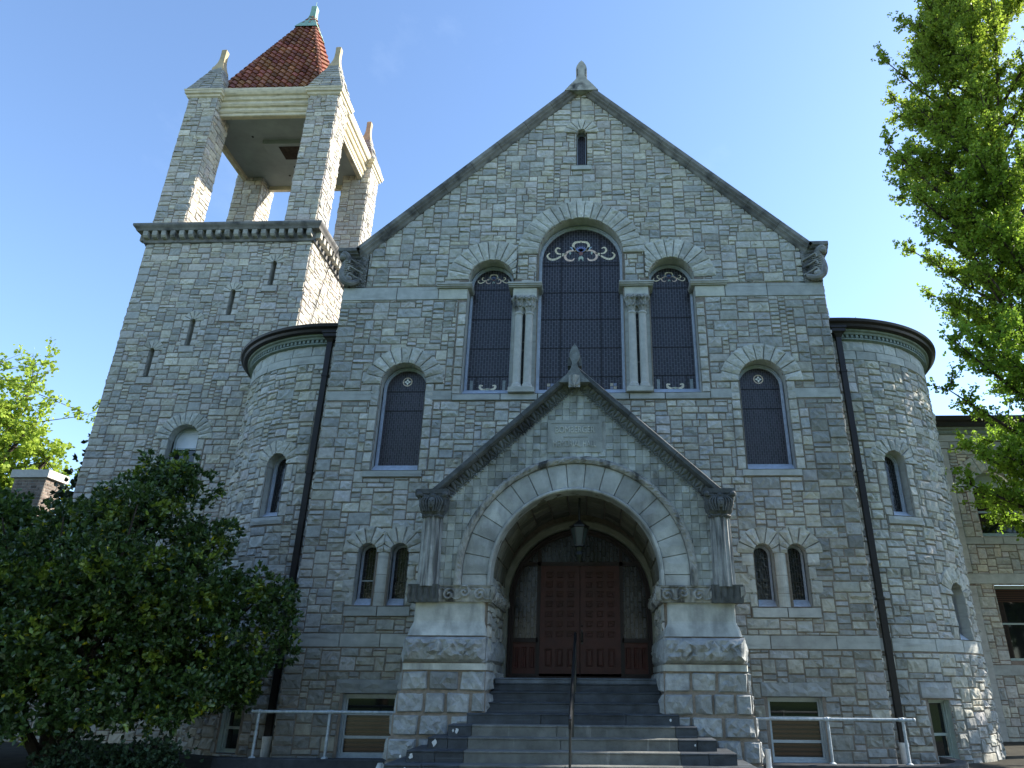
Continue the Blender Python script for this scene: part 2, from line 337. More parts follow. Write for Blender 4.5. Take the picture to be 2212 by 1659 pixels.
def sweep(mb, path, prof, mp, tintf=None, joint=0., r=random, mi=0, jt=(.25, .22, .2)):
    """carry a (d, height) profile along a path in the wall plane, mitred at the bends; joints as thin recessed strips"""
    n = len(path); nm = []
    for k in range(n):
        a = path[max(k-1, 0)]; b = path[min(k+1, n-1)]; p = path[k]
        def nrm(q, s):
            l_ = hypot(s[0]-q[0], s[1]-q[1]) or 1; return (-(s[1]-q[1])/l_, (s[0]-q[0])/l_)
        if k == 0: nm.append(nrm(p, b))
        elif k == n-1: nm.append(nrm(a, p))
        else:
            n1, n2 = nrm(a, p), nrm(p, b); sx, sz = n1[0]+n2[0], n1[1]+n2[1]; q = (sx*n1[0]+sz*n1[1]) or 1
            nm.append((sx/q, sz/q))
    pts = []
    for k in range(n-1):
        ln = hypot(path[k+1][0]-path[k][0], path[k+1][1]-path[k][1]); m_ = max(1, int(round(ln/joint))) if joint else 1
        for q in range(m_):
            for f_, kind in ((q/m_, 0),)+(((q+1)/m_-.010/ln, 1),)*(1 if joint else 0):
                t_ = f_; pts.append((path[k][0]*(1-t_)+path[k+1][0]*t_, path[k][1]*(1-t_)+path[k+1][1]*t_, nm[k][0]*(1-t_)+nm[k+1][0]*t_ if not joint else None, None, k, kind, t_))
    rows = []; kinds = []
    for (u, z, _a, _b, k, kind, t_) in pts:
        # inside a straight run the section is the run's own normal, at the ends the mitre
        l_ = hypot(path[k+1][0]-path[k][0], path[k+1][1]-path[k][1]); sn = (-(path[k+1][1]-path[k][1])/l_, (path[k+1][0]-path[k][0])/l_)
        nn = nm[k] if t_ == 0 else sn
        rows.append([mp(u+nn[0]*h, z+nn[1]*h, d) for d, h in prof]); kinds.append(kind)
    rows.append([mp(path[-1][0]+nm[-1][0]*h, path[-1][1]+nm[-1][1]*h, d) for d, h in prof]); kinds.append(0)
    ids = [[mb.vert(p) for p in row] for row in rows]
    t = r.gauss(1, .12)
    for a in range(len(rows)-1):
        if kinds[a] == 1: tt = jt
        else: t = max(.6, r.gauss(1, .13)) if joint else 1; tt = (t, t, t)
        for b in range(len(prof)-1): mb.face((ids[a][b], ids[a][b+1], ids[a+1][b+1], ids[a+1][b]), tt, mi)
    for e in (0, -1): mb.face(ids[e], WHITE, mi)
def hfield(mb, u0, u1, z0, z1, nu, nz, hf, mp, tint=WHITE, mi=0):
    rows = [[mp(u0+(u1-u0)*i/nu, z0+(z1-z0)*j/nz, hf(u0+(u1-u0)*i/nu, z0+(z1-z0)*j/nz, i/nu, j/nz)) for i in range(nu+1)] for j in range(nz+1)]
    mb.grid(rows, tint, mi)
def bez(p, n=10):
    """Catmull-Rom through the points"""
    out = []; P_ = [p[0]]+list(p)+[p[-1]]
    for k in range(1, len(P_)-2):
        a, b, c, d = P_[k-1:k+3]
        for i in range(n):
            t = i/n; out.append(tuple(.5*((2*b[q])+(-a[q]+c[q])*t+(2*a[q]-5*b[q]+4*c[q]-d[q])*t*t+(-a[q]+3*b[q]-3*c[q]+d[q])*t**3) for q in range(len(a))))
    out.append(tuple(p[-1])); return out
def ribbon(mb, pts, w, mp, d, tint=WHITE, mi=0, taper=True):
    p = bez(pts, 6); n = len(p); L_, R_ = [], []
    for k, (u, z) in enumerate(p):
        a, b = p[max(k-1, 0)], p[min(k+1, n-1)]; l_ = hypot(b[0]-a[0], b[1]-a[1]) or 1; nx, nz_ = -(b[1]-a[1])/l_, (b[0]-a[0])/l_
        q = w*(.35+.65*sin(pi*(k+.5)/n)) if taper else w
        L_.append((u+nx*q, z+nz_*q)); R_.append((u-nx*q, z-nz_*q))
    for k in range(n-1):
        j = .85+.3*((k*7) % 5)/5
        mb.poly([mp(*L_[k], d), mp(*L_[k+1], d), mp(*R_[k+1], d), mp(*R_[k], d)], tuple(q*j for q in tint), mi)

# ------------------------------------------------------------------ levels and planes (metres; camera stands at the origin)
FY = 15.0; XC = -.365; GZ = .28
XL, XR = -6.20, 5.47
def mf(u, z, d): return (u, FY-d, z)
def gable_z(x): return 16.62-.968*abs(x-XC)           # underside of the coping on the wall
R1 = random.Random(11)

# ------------------------------------------------------------------ ground
def ground_z(x, y): 
    t = min(1, max(0, (y-10.2)/2.4)); return .28*t*t*(3-2*t)
g = MB(); ys = [-150, -40, -12, 0, 8]+[10+.4*k for k in range(9)]+[16, 24, 40, 80, 400]; xs = [-400, -60, -25, -12, -6, 0, 6, 12, 25, 60, 400]
g.grid([[(x, y, ground_z(x, y)-.06) for x in xs] for y in ys]); g.build('ground', GROUND, kind='structure')
g = MB(); ys = [-40, 0, 8]+[10+.4*k for k in range(9)]+[13.58]; xs = [-3.6, -1, 1, 2.8]
g.grid([[(x, y, ground_z(x, y)-.02) for x in xs] for y in ys]); g.build('path', PAVE, kind='structure')
g = MB(); rr = random.Random(3)
for a, b in ((-60, -3.7), (2.9, 60)):
    g.grid([[(a+(b-a)*i/8, y, ground_z(0, y)-.03) for i in range(9)] for y in (-60, -20, 0, 8, 10, 11)])
g.build('lawn', LAWN, kind='structure')

# ================================================================== THE HALL
hall = thing('memorial_hall', (XC, FY, GZ), 'grey rubble-stone memorial hall with gabled front, round corner bays and open bell tower', 'building')

def arch_in(U, Z, cu, hw, zb, zs, grow=0.):
    return ((abs(U-cu) < hw+grow) & (Z > zb-grow) & (Z <= zs)) | (((U-cu)**2+(Z-zs)**2 < (hw+grow)**2) & (Z >= zs))
def ring_in(U, Z, cu, zs, ro): return ((U-cu)**2+(Z-zs)**2 < ro**2) & (Z >= zs-.02)

# openings: centre, half width, sill, spring, ring radius, voussoirs
W_C = (XC, 1.052, 7.62, 11.37, 1.58, 21); W_L = (-2.56, .55, 7.62, 10.66, 1.10, 13); W_R = (1.835, .55, 7.62, 10.66, 1.10, 13)
W_BL = (-4.455, .525, 5.83, 7.89, .94, 11); W_BR = (3.76, .525, 5.83, 7.89, .94, 11)
W_S = [(-4.81, .19, 3.0, 4.07, .54, 7), (-4.14, .19, 3.0, 4.07, .54, 7), (3.39, .19, 3.0, 4.06, .54, 7), (4.07, .19, 3.0, 4.06, .54, 7)]
W_G = (XC+.02, .118, 14.09, 15.2, .47, 7)
ALLW = [W_C, W_L, W_R, W_BL, W_BR, W_G]+W_S
BASEW = [(-4.98, -3.90, .28, 1.375), (3.19, 4.25, .28, 1.375)]
PD = dict(x0=-3.1, x1=2.3)                                  # portal covers this stretch of the wall
def JW(n, hw): return .20 if hw > .2 and hw < 1 else .01
def solid_f(U, Z):
    s = (Z < gable_z(U)+.12)
    for c, hw, zb, zs, ro, n in ALLW: s &= ~arch_in(U, Z, c, hw, zb, zs, .0)
    for a, b, c, d in BASEW: s &= ~((U > a) & (U < b) & (Z > c) & (Z < d))
    s &= ~arch_in(U, Z, -.39, 1.44, 0, 3.2)
    return s
# string courses: (x0, x1, z0, z1)
BANDS = [(XL, -3.83, 10.10, 10.46), (3.11, XR, 10.10, 10.46), (XL, -4.98, 7.48, 7.72), (-3.93, -3.3, 7.48, 7.72), (2.57, 3.235, 7.48, 7.72), (4.285, XR, 7.48, 7.72),
         (XL-.02, -3.2, 2.22, 2.48), (2.4, XR+.02, 2.22, 2.48), (-3.3, 2.57, 7.46, 7.62), (-5.14, -3.82, 5.68, 5.83), (3.12, 4.40, 5.68, 5.83), (-.62, -.07, 13.94, 14.09),
         (-5.16, -3.80, 2.80, 3.0), (3.06, 4.42, 2.80, 3.0), (-5.12, -3.72, 1.38, 1.64), (3.09, 4.42, 1.38, 1.64)]
SQ = [(-3.83, -3.11, 10.10, 10.40), (2.385, 3.11, 10.10, 10.40), (-2.01, -1.417, 10.12, 10.40), (.687, 1.285, 10.12, 10.40)]
def free_f(U, Z):
    s = np.ones(U.shape, bool)
    for a, b, c, d in BANDS+SQ: s &= ~((U > a) & (U < b) & (Z > c) & (Z < d))
    for c, hw, zb, zs, ro, n in ALLW:
        q = ring_in(U, Z, c, zs, ro-.09)
        if c == -2.56: q &= U < -1.94
        if c == 1.835: q &= U > 1.21
        s &= ~q
    for c, hw, zb, zs, ro, n in ALLW: s &= ~((abs(U-c) < hw+JW(n, hw)) & (Z > zb) & (Z < zs))
    s &= ~((abs(U-XC) < 1.66) & (Z > 7.46) & (Z < 10.52))                                 # twin columns
    for a in (-4.475, 3.73): s &= ~((abs(U-a) < .2) & (Z > 2.98) & (Z < 4.1))            # shafts between paired lights
    s &= ~((U < -5.66) & (Z > 10.44) & (Z < 11.5)); s &= ~((U > 5.02) & (Z > 10.44) & (Z < 11.5))
    s &= ~((U > PD['x0']) & (U < PD['x1']) & (Z < 4.6)); s &= ~((Z < 6.6-.93*abs(U+.4)) & (abs(U+.4) < 2.6))
    for a, b, c, d in BASEW: s &= ~((U > a-.02) & (U < b+.02) & (Z > c) & (Z < d+.02))
    return s
st, mo = MB(), MB()
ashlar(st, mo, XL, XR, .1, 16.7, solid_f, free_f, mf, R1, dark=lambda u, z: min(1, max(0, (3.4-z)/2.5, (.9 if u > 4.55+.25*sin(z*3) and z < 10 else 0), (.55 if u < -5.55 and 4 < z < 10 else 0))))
# the coursed side faces where the hall front stands before the bays
def m_side(sx, xx): return lambda u, z, d: (xx+sx*d, u, z)
for sx, xx in ((-1, XL), (1, XR)):
    mp = m_side(sx, xx)
    ashlar(st, mo, FY+.0, FY+1.4, .1, 11.2, lambda U, Z: np.ones(U.shape, bool), lambda U, Z: np.ones(U.shape, bool), mp, R1, run=30)
part('gable_wall', st, STONE, hall); part('wall_mortar', mo, MORTAR, hall)

dr = MB()                                              # dressed string courses, sills, lintels and impost blocks
def band(mb, u0, u1, z0, z1, mp, r, d=.03, ln=1.1, rough=.004, tint=None, step=.4, gap=.004):
    n = max(1, int(round((u1-u0)/ln))); cuts = [u0+(u1-u0)*(k+(r.uniform(-.2, .2) if 0 < k < n else 0))/n for k in range(n+1)]
    for a, b in zip(cuts, cuts[1:]):
        q = r.gauss(1, .09); t = tint or (q*.97, q, q*1.0)
        rect_stone(mb, a, b, z0, z1, mp, r, h=d, rough=rough, tint=t, step=step, gap=gap, jag=.001, bev=.008)
for k, (a, b, c, d) in enumerate(BANDS):
    dr = MB()
    lint = k >= 14; sill = 8 <= k <= 13
    band(dr, a, b, c, d, mf, R1, d=.075 if sill else .035, ln=5 if lint else (.75 if k in (12, 13) else 1.0), rough=.02 if lint else .004, step=.09 if lint else .4, tint=(.72, .76, .8) if lint else None)
    part('lintel' if lint else 'window_sill' if sill else 'string_course', dr, SMOOTH, hall)
for a, b, c, d in SQ: dr = MB(); band(dr, a, b, c, d, mf, R1, d=.04, ln=3, tint=(1.2, 1.2, 1.1)); part('impost_block', dr, SMOOTH, hall)
# impost mouldings under the triple window's arches
for a, b in ((-3.86, -3.04), (-2.09, -1.33), (.60, 1.37), (2.31, 3.14)):
    im = MB()
    for k, (e, z0, z1) in enumerate(((.05, 10.40, 10.43), (.085, 10.43, 10.47), (.11, 10.47, 10.51))):
        im.box(a-e*.3 if a > -3.8 else a, b+e*.3, FY-.03-e, FY+.34, z0, z1, (1, 1, 1))
    part('impost_moulding', im, SMOOTH, hall)

# copings, kneelers, finial of the great gable
cp = MB()
px = lambda d, h: (d, h)
prof = [(-.5, .0), (-.5, .34), (.14, .34), (.20, .31), (.20, .20), (.15, .15), (.15, .12), (.09, .08), (.07, .03), (.04, .0), (-.5, .0)]
pathL = [(XC-6.02, 11.29), (XC-5.56, 11.29), (XC, 16.66), (XC+5.56, 11.29), (XC+6.02, 11.29)]
s_ = .966
xk = 5.50
pathL = [(XC-xk-.54, gable_z(XC+xk)-.03), (XC-xk, gable_z(XC+xk)-.03), (XC, gable_z(XC)), (XC+xk, gable_z(XC+xk)-.03), (XC+xk+.54, gable_z(XC+xk)-.03)]
sweep(cp, pathL, [(d, h*.80) for d, h in prof], mf, joint=.95, r=R1)
part('coping', cp, COPING, hall)
fi = MB()
fz = 16.74
outl = [(-.46, -.20), (-.30, .02), (-.17, .18), (-.10, .32), (-.14, .44), (-.155, .56), (-.13, .70), (-.07, .82), (0, .90)]
outl = [(XC+.02+a, fz+b) for a, b in outl]+[(XC+.02-a, fz+b) for a, b in outl[-2::-1]]
for d0, d1, t in ((.22, -.12, 1),):
    fi.poly([mf(u, z, d0) for u, z in outl][::-1], (2.2, 2.2, 2.1)); loft(fi, outl, d0, outl, d1, mf, (1.9, 1.9, 1.8)); fi.poly([mf(u, z, d1) for u, z in outl], (2, 2, 2))
fi.box(XC-.10, XC-.08, FY-.24, FY+.1, fz+.34, fz+.56, (.6, .6, .6)); fi.box(XC+.12, XC+.14, FY-.24, FY+.1, fz+.34, fz+.56, (.6, .6, .6))
part('gable_finial', fi, COPING, hall)
def spiral(u, z, cu, cz, R, turns=1.6, sg=1):
    r_ = hypot(u-cu, z-cz); a = atan2(z-cz, (u-cu)*sg)
    if r_ > R: return 0
    return (.5+.5*cos(2*pi*(r_/R*turns-a/(2*pi))))*(1-(r_/R)**4)
for sg, xa, xb in ((-1, XL, -5.66), (1, 5.02, XR)):
    k_ = MB(); rk = random.Random(5+sg)
    hfield(k_, xa, xb, 10.46, 11.44, 26, 44, lambda u, z, s, t: .02+.03*rk.random()+.05*spiral(u, z, xa+.3, 10.8, .3, 1.8, sg)+.05*spiral(u, z, xb-.25, 11.15, .25, 1.6, -sg), mf)
    ex = xa if sg < 0 else xb
    k_.box(min(ex-sg*.02, ex-sg*.54), max(ex-sg*.02, ex-sg*.54), FY+.0, FY+.5, 10.46, 11.4)
    ex -= sg*.10
    # crouching beast on the corner: coiled body, ribs, head
    body = [(ex-sg*.28, FY-.06, 10.62), (ex-sg*.10, FY-.14, 10.52), (ex+sg*.06, FY-.16, 10.6), (ex+sg*.12, FY-.14, 10.82), (ex+sg*.08, FY-.12, 11.05), (ex+sg*.02, FY-.15, 11.2), (ex+sg*.12, FY-.2, 11.34), (ex+sg*.2, FY-.22, 11.26)]
    bb = bez(body, 5); k_.tube(bb, [.045+.06*sin(pi*min(1, (q+2)/len(bb))) for q in range(len(bb))], 9, (1.1, 1.1, 1.1))
    k_.ball((ex+sg*.15, FY-.19, 11.24), .095, (1, 1, .85), 10, (1.2, 1.2, 1.2)); k_.ball((ex-sg*.02, FY-.16, 10.64), .10, (1.1, .8, .8), 10, (1.5, 1.5, 1.5))
    for q in range(9):
        z = 10.72+.052*q; k_.tube([(ex-sg*.12, FY-.1, z), (ex+sg*.02, FY-.24, z-.03), (ex+sg*.17, FY-.18, z-.05)], .011, 5, (1.8, 1.8, 1.75))
    for z, w_ in ((10.7, .26), (10.9, .3), (11.1, .24)): k_.tube(bez([(ex-sg*.34, FY-.05, z-.06), (ex-sg*.2, FY-.12, z), (ex-sg*.05, FY-.2, z+.06), (ex-sg*.02, FY-.22, z-.05)], 4), .022, 6, (1.5, 1.5, 1.45))
    part('kneeler', k_, COPING, hall)
# hall roof behind the gable
rf = MB()
zt = gable_z(XC)+.02; ze = gable_z(XR)-.0
for a, b in (((XC, zt), (XL-.1, ze)), ((XR+.1, ze), (XC, zt))):
    rf.poly([(a[0], FY+.45, a[1]), (a[0], FY+22, a[1]), (b[0], FY+22, b[1]), (b[0], FY+.45, b[1])])
rf.poly([(XL, FY+22, .1), (XR, FY+22, .1), (XR, FY+22, ze), (XC, FY+22, zt), (XL, FY+22, ze)])
part('hall_roof', rf, ROOFS, hall)
sw = MB(); sw.box(XL+.02, XR-.02, FY+1.39, FY+22-.01, .1, ze-.02); part('side_wall', sw, STONE, hall)

# ---- arched windows of the front
def arched_window(name, par, spec, mp, depth=.35, fw=.075, gmat=GL_BLUE, fmat=FRAMEP, r=R1, clamp=None, h=.06, rings=True, sash=None, joint=.28, rough=.016, jambs=True, jskip=False):
    cu, hw, zb, zs, ro, nv = spec
    fr = MB(); fn = lambda i: arch_pts(cu, hw, zb, zs, 22, i)
    frame(fr, fn, [(.0, -depth+.09), (.0, -depth+.03), (fw*.45, -depth+.03), (fw*.5, -depth), (fw*.9, -depth), (fw, -depth-.035)], mp)
    sh = depth*.66; fr.poly([mp(cu-hw, zb+.0, -.03), mp(cu+hw, zb+.0, -.03), mp(cu+hw, zb+sh, -depth+.03), mp(cu-hw, zb+sh, -depth+.03)]); fr.poly([mp(cu-hw, zb+sh, -depth+.03), mp(cu+hw, zb+sh, -depth+.03), mp(cu+hw, zb+sh, -depth-.04), mp(cu-hw, zb+sh, -depth-.04)])
    wn = part(name, fr, fmat, par)
    gl = MB(); pane(gl, arch_pts(cu, hw, zb, zs, 22, fw-.005), -depth-.03, mp); part('glass', gl, gmat, wn)
    if rings:
        rg = MB(); ring(rg, cu, zs, hw, ro, nv, mp, r, clamp=clamp, h=h, rough=rough)
        if hw > .2 and jambs:
            jw = .205 if hw < 1 else .0
            for g_ in (-1, 1):
                if not jw: continue
                z = zb
                while z < zs-.05:
                    z1 = z+r.uniform(.16, .34); z1 = zs if zs-z1 < .14 else z1; q = r.gauss(1.03, .1)
                    if not (clamp and ((g_ > 0) == (cu < XC)) or (jskip and z < 10.5 and z1 > 10.05)): rect_stone(rg, *sorted((cu+g_*hw, cu+g_*(hw+jw))), z, z1, mp, r, h=h*.75, rough=rough, tint=(q, q, q*.98))
                    z = z1
        part('arch_stones', rg, STONE, wn)
    rv = MB(); pts = arch_pts(cu, hw, zb, zs, 22); reveal(rv, pts, .028, -depth+.02, mp, r, joint)
    rv.poly([mp(cu-hw, zb, .06), mp(cu+hw, zb, .06), mp(cu+hw, zb, -depth), mp(cu-hw, zb, -depth)])
    part('reveal', rv, SMOOTH, wn)
    return wn
IRONBAR = BLACKM
def bars(par, mp, d, segs, wd=.014):
    b = MB()
    for (a, c, e, f) in segs:
        l_ = hypot(e-a, f-c); nx, nz_ = -(f-c)/l_*wd, (e-a)/l_*wd
        b.poly([mp(a+nx, c+nz_, d), mp(e+nx, f+nz_, d), mp(e-nx, f-nz_, d), mp(a-nx, c-nz_, d)][::-1])
    part('glazing_bar', b, IRONBAR, par)
CR = (1., .93, .78); CB = (.45, .62, .85); CGn = (.5, .62, .58); CP = (.95, .75, .68)
def petal(mb, u, z, a, l_, w_, mp, d, t):
    ca, sa = cos(a), sin(a)
    mb.poly([mp(u+ca*p-sa*q, z+sa*p+ca*q, d) for p, q in ((0, 0), (l_*.45, -w_), (l_, 0), (l_*.45, w_))], t)
def lunette(par, cu, cz, s, mp, d):
    """scrolled stained-glass lily: cream strapwork with blue and green petals"""
    o = MB()
    for g_ in (-1, 1):
        q = lambda pts: [(cu+g_*a*s, cz+b*s) for a, b in pts]
        ribbon(o, q([(0, .42), (-.03, .385), (-.16, .36), (-.215, .26), (-.17, .12), (-.06, .02)]), .036*s, mp, d, CR)
        ribbon(o, q([(-.06, .02), (-.20, .10), (-.36, .06), (-.44, -.08), (-.38, -.20), (-.24, -.22), (-.18, -.15)]), .034*s, mp, d, CP)
        ribbon(o, q([(-.40, .02), (-.55, -.08), (-.72, -.18), (-.86, -.17), (-.93, -.06), (-.86, .03)]), .033*s, mp, d, CR)
        ribbon(o, q([(-.42, .0), (-.62, -.0), (-.70, .09), (-.66, .19), (-.57, .16)]), .028*s, mp, d, CR)
        petal(o, cu+g_*.14*s, cz+.12*s, pi/2-g_*1.05 if g_ > 0 else pi/2+1.05, .2*s, .05*s, mp, d, CB)
        petal(o, cu+g_*.01*s, cz-.06*s, -pi/2+g_*.28, .2*s, .035*s, mp, d, CGn)
        petal(o, cu+g_*.3*s, cz+.08*s, -pi/2, .13*s, .03*s, mp, d, CGn)
    for k in range(7): petal(o, cu, cz+.04*s, pi/2+(k-3)*.28, .22*s, .032*s, mp, d+.002, (.22+.06*(k % 2), .32, .75))
    o.poly([mp(cu+.06*s*cos(2*pi*k/12), cz+.06*s*sin(2*pi*k/12), d+.004) for k in range(12)], (.25, .12, .12))
    part('ornament', o, CRE_G, par)
def small_orn(par, cu, cz, s, mp, d):
    o = MB()
    for g_ in (-1, 1):
        ribbon(o, [(cu, cz-.02*s), (cu+g_*.10*s, cz-.05*s), (cu+g_*.2*s, cz-.01*s), (cu+g_*.21*s, cz+.07*s), (cu+g_*.13*s, cz+.07*s)], .034*s, mp, d, CR)
        petal(o, cu+g_*.01*s, cz-.02*s, -pi/2+g_*.75, .11*s, .03*s, mp, d, (.7, .8, .95))
    petal(o, cu, cz, -pi/2, .13*s, .03*s, mp, d+.002, (.75, .85, .7))
    part('ornament', o, CRE_G, par)
def rosette(par, cu, cz, s, mp, d):
    o = MB()
    for k in range(16):
        a, b = 2*pi*k/16, 2*pi*(k+.86)/16; t = (CR, CP)[k % 2]
        o.poly([mp(cu+q*cos(e), cz+q*sin(e), d) for q, e in ((s, a), (s, b), (s*.78, b), (s*.78, a))], t)
    for k in range(4): petal(o, cu, cz, pi/2*k+pi/4*0, s*.72, s*.26, mp, d, (1.1, 1.15, 1.25))
    o.poly([mp(cu+.16*s*cos(2*pi*k/8), cz+.16*s*sin(2*pi*k/8), d+.003) for k in range(8)], (.12, .12, .2))
    part('ornament', o, CRE_G, par)
D_ = .35; GD = -D_-.026
wc = arched_window('arched_window', hall, W_C, mf, D_, .075, GL_BLUE, clamp=lambda u: u)
lunette(wc, XC, 11.62, .92, mf, GD)
bars(wc, mf, GD+.004, [(XC-.98, z, XC+.98, z) for z in (11.26, 10.48, 9.73, 8.95, 8.2)]+[(XC+g_*.49, 7.68, XC+g_*.49, 12.15) for g_ in (-1, 1)], .013)
bars(wc, mf, GD+.006, [(XC-.97, 11.50-.16, XC+.97, 11.34)], .006)
o = MB()
for g_ in (-1, 1):
    for a, b, t in ((-.05, .03, CR), (.03, .03, (.5, .6, .9)), (-.05, -.05, (.5, .55, .75)), (.03, -.05, CR)):
        u = XC+g_*.74+a; z = 7.93+b; o.poly([mf(u+p, z+q, GD+.004) for p, q in ((0, 0), (.07, 0), (.07, .07), (0, .07))], tuple(q*.55 for q in t))
for k in range(9):
    a = pi*(k+.5)/9
    rr_ = .045; cu_2, cz_2 = XC-.86+.215*k, 11.42
part('ornament', o, CRE_G, wc); small_orn(wc, XC+.02, 7.95, 1.3, mf, GD)
for spec, cl in ((W_L, lambda u: min(u, -1.945)), (W_R, lambda u: max(u, 1.215))):
    ws = arched_window('arched_window', hall, spec, mf, D_, .06, GL_BLUE, clamp=cl, jskip=True)
    lunette(ws, spec[0], 10.86, .42, mf, GD); small_orn(ws, spec[0], 7.93, .85, mf, GD)
    bars(ws, mf, GD+.004, [(spec[0]-.49, z, spec[0]+.49, z) for z in (10.58, 9.75, 8.95, 8.22)]+[(spec[0]+g_*.28, 7.68, spec[0]+g_*.28, 8.22) for g_ in (-1, 1)], .012)
    o = MB()
    for g_ in (-1, 1): o.poly([mf(spec[0]+g_*.385+a, z, GD+.004) for a, z in ((-.035, 7.76), (.035, 7.76), (.035, 8.12), (-.035, 8.12))], (.28, .34, .38))
    part('ornament', o, CRE_G, ws)
for spec in (W_BL, W_BR):
    ws = arched_window('arched_window', hall, spec, mf, .3, .06, GL_PLUM)
    rosette(ws, spec[0], 8.08, .115, mf, -.325)
    bars(ws, mf, -.32, [(spec[0]-.46, z, spec[0]+.46, z) for z in (7.83, 7.35)], .010)
for k, spec in enumerate(W_S):
    mid = -4.475 if k < 2 else 3.73
    cl = (lambda u, m_=mid: min(u, m_-.004)) if k % 2 == 0 else (lambda u, m_=mid: max(u, m_+.004))
    ws = arched_window('arched_window', hall, spec, mf, .26, .038, GL_DARK, clamp=cl, joint=.4)
    b = MB(); q = 3.52 if k != 1 else 3.5
    b.box(spec[0]-.15, spec[0]+.15, FY+.272, FY+.285, q, q+.022 if k == 0 else q+.012); part('sash_rail', b, FRAMEW if k == 0 else BLACKM, ws)
arched_window('arched_window', hall, W_G, mf, .2, .02, GL_PLUM)
# rounded dressed shaft and jambs at the paired lights
for mid, a, b in ((-4.475, -5.0, -3.95), (3.73, 3.2, 4.26)):
    js = MB()
    for k, (z0, z1) in enumerate(((3.0, 3.27), (3.27, 3.62), (3.62, 4.07))):
        q = R1.gauss(1.1, .05)
        rows = [[(mid+.15*cos(pi+pi*i/10), FY-.035+.0-.13*sin(pi*i/10)+.12, z) for i in range(11)] for z in (z0+.004, z1-.004)]; js.grid(rows, (q, q, q*.97))
    part('window_shaft', js, SMOOTH, hall)
    for (x0, x1) in ((a-.17, a), (b, b+.17)):
        js = MB()
        for k in range(4):
            z0 = 3.0+.268*k; q = R1.gauss(1.08, .06); w_ = .10*(k % 2)
            rect_stone(js, x0-(w_ if x0 < mid else 0), x1+(w_ if x0 > mid else 0), z0, z0+.262, mf, R1, h=.045, rough=.010, tint=(q, q, q*.97))
        part('window_jamb', js, SMOOTH, hall)
# twin columns of the triple window
for cxm in (-1.713, .983):
    pb = MB(); pb.box(cxm-.297, cxm+.297, FY-.005, FY+.36, 7.60, 10.12, (.9, .9, .88)); pb.box(cxm-.032, cxm+.032, FY-.008, FY+.03, 7.8, 9.7, (.05, .05, .05))  # near-black strip paints the shade in the gap between the shafts
    pm = part('window_mullion', pb, SMOOTH, hall)
    for cx_ in (cxm-.122, cxm+.122):
        c_ = MB(); cy_ = FY-.01; rr_ = .095
        c_.lathe(cx_, cy_, [(rr_, 7.86), (rr_*.99, 8.8), (rr_*.93, 9.66)], 20)
        c_.lathe(cx_, cy_, [(rr_*1.45, 7.74), (rr_*1.5, 7.765), (rr_*1.45, 7.79), (rr_*1.2, 7.805), (rr_*1.22, 7.83), (rr_*1.15, 7.85), (rr_, 7.87)], 20)
        c_.lathe(cx_, cy_, [(rr_*.95, 9.64), (rr_*1.12, 9.66), (rr_*1.12, 9.69), (rr_*.95, 9.71)], 20)
        part('twin_column', c_, SANDST, pm, smooth=False)
        cc_ = MB(); f_ = lambda a, z: 1+.16*cos(8*a+ (z-9.7)*10)*min(1, (z-9.68)*6)
        cc_.lathe(cx_, cy_, [(.088, 9.70), (.10, 9.76), (.125, 9.84), (.145, 9.92), (.15, 9.97), (.19, 10.04), (.185, 10.09)], 48, WHITE, 0, f_)
        for k in range(5):
            a = pi+.25+(pi-.5)*k/4; cc_.ball((cx_+.17*cos(a), cy_+.17*sin(a), 10.03+.02*(k % 2)), .04, (1, 1, 1), 8); cc_.ball((cx_+.13*cos(a+.2), cy_+.13*sin(a+.2), 9.86), .03, (1, 1, 1.3), 8)
        part('capital', cc_, CARVE, pm)
    p_ = MB(); p_.box(cxm-.30, cxm+.30, FY-.155, FY+.35, 7.625, 7.74, (1.05, 1.05, 1)); p_.box(cxm-.26, cxm+.26, FY-.17, FY+.2, 10.085, 10.125, (1, 1, 1)); part('pedestal', p_, SMOOTH, pm)

# ---- rectangular sash windows
def sash(name, par, u0, u1, z0, z1, mp, depth=.16, fw=.07, rail=None, fmat=FRAMEW, top=GL_WIN, bot=GL_BROWN, shade=None):
    f = MB(); frame(f, lambda i: rect_pts(u0, u1, z0, z1, i), [(0, .0), (0, -depth+.06), (fw*.6, -depth+.06), (fw*.6, -depth+.02), (fw, -depth+.02), (fw, -depth-.02)], mp)
    wn = part(name, f, fmat, par)
    rail = rail or (z0+z1)/2
    for a, b, gm, dd in ((z0+fw, rail-.02, bot, -depth-.03), (rail+.02, z1-fw, top, -depth-.015)):
        q = MB(); pane(q, rect_pts(u0+fw, u1-fw, a, b), dd, mp); part('pane', q, gm, wn)
    q = MB()
    for (zr) in (rail, ):
        A = [mp(u0+fw, zr-.025, -depth+.01), mp(u1-fw, zr-.025, -depth+.01), mp(u1-fw, zr+.025, -depth+.01), mp(u0+fw, zr+.025, -depth+.01)]; q.poly(A)
    part('sash_rail', q, fmat, wn)
    return wn
for a, b, c, d in BASEW:
    wn = sash('basement_window', hall, a, b, c-.0, d, mf, .18, .08, rail=.62+.0, top=GL_BROWN, bot=GL_BROWN)
    q = MB(); pane(q, rect_pts(a+.08, b-.08, 1.04, d-.08), -.19, mf); part('upper_pane', q, GL_WIN, wn)
    q = MB(); q.poly([mf(a+.08, 1.0, -.165), mf(b-.08, 1.0, -.165), mf(b-.08, 1.045, -.165), mf(a+.08, 1.045, -.165)]); part('upper_rail', q, FRAMEW, wn)

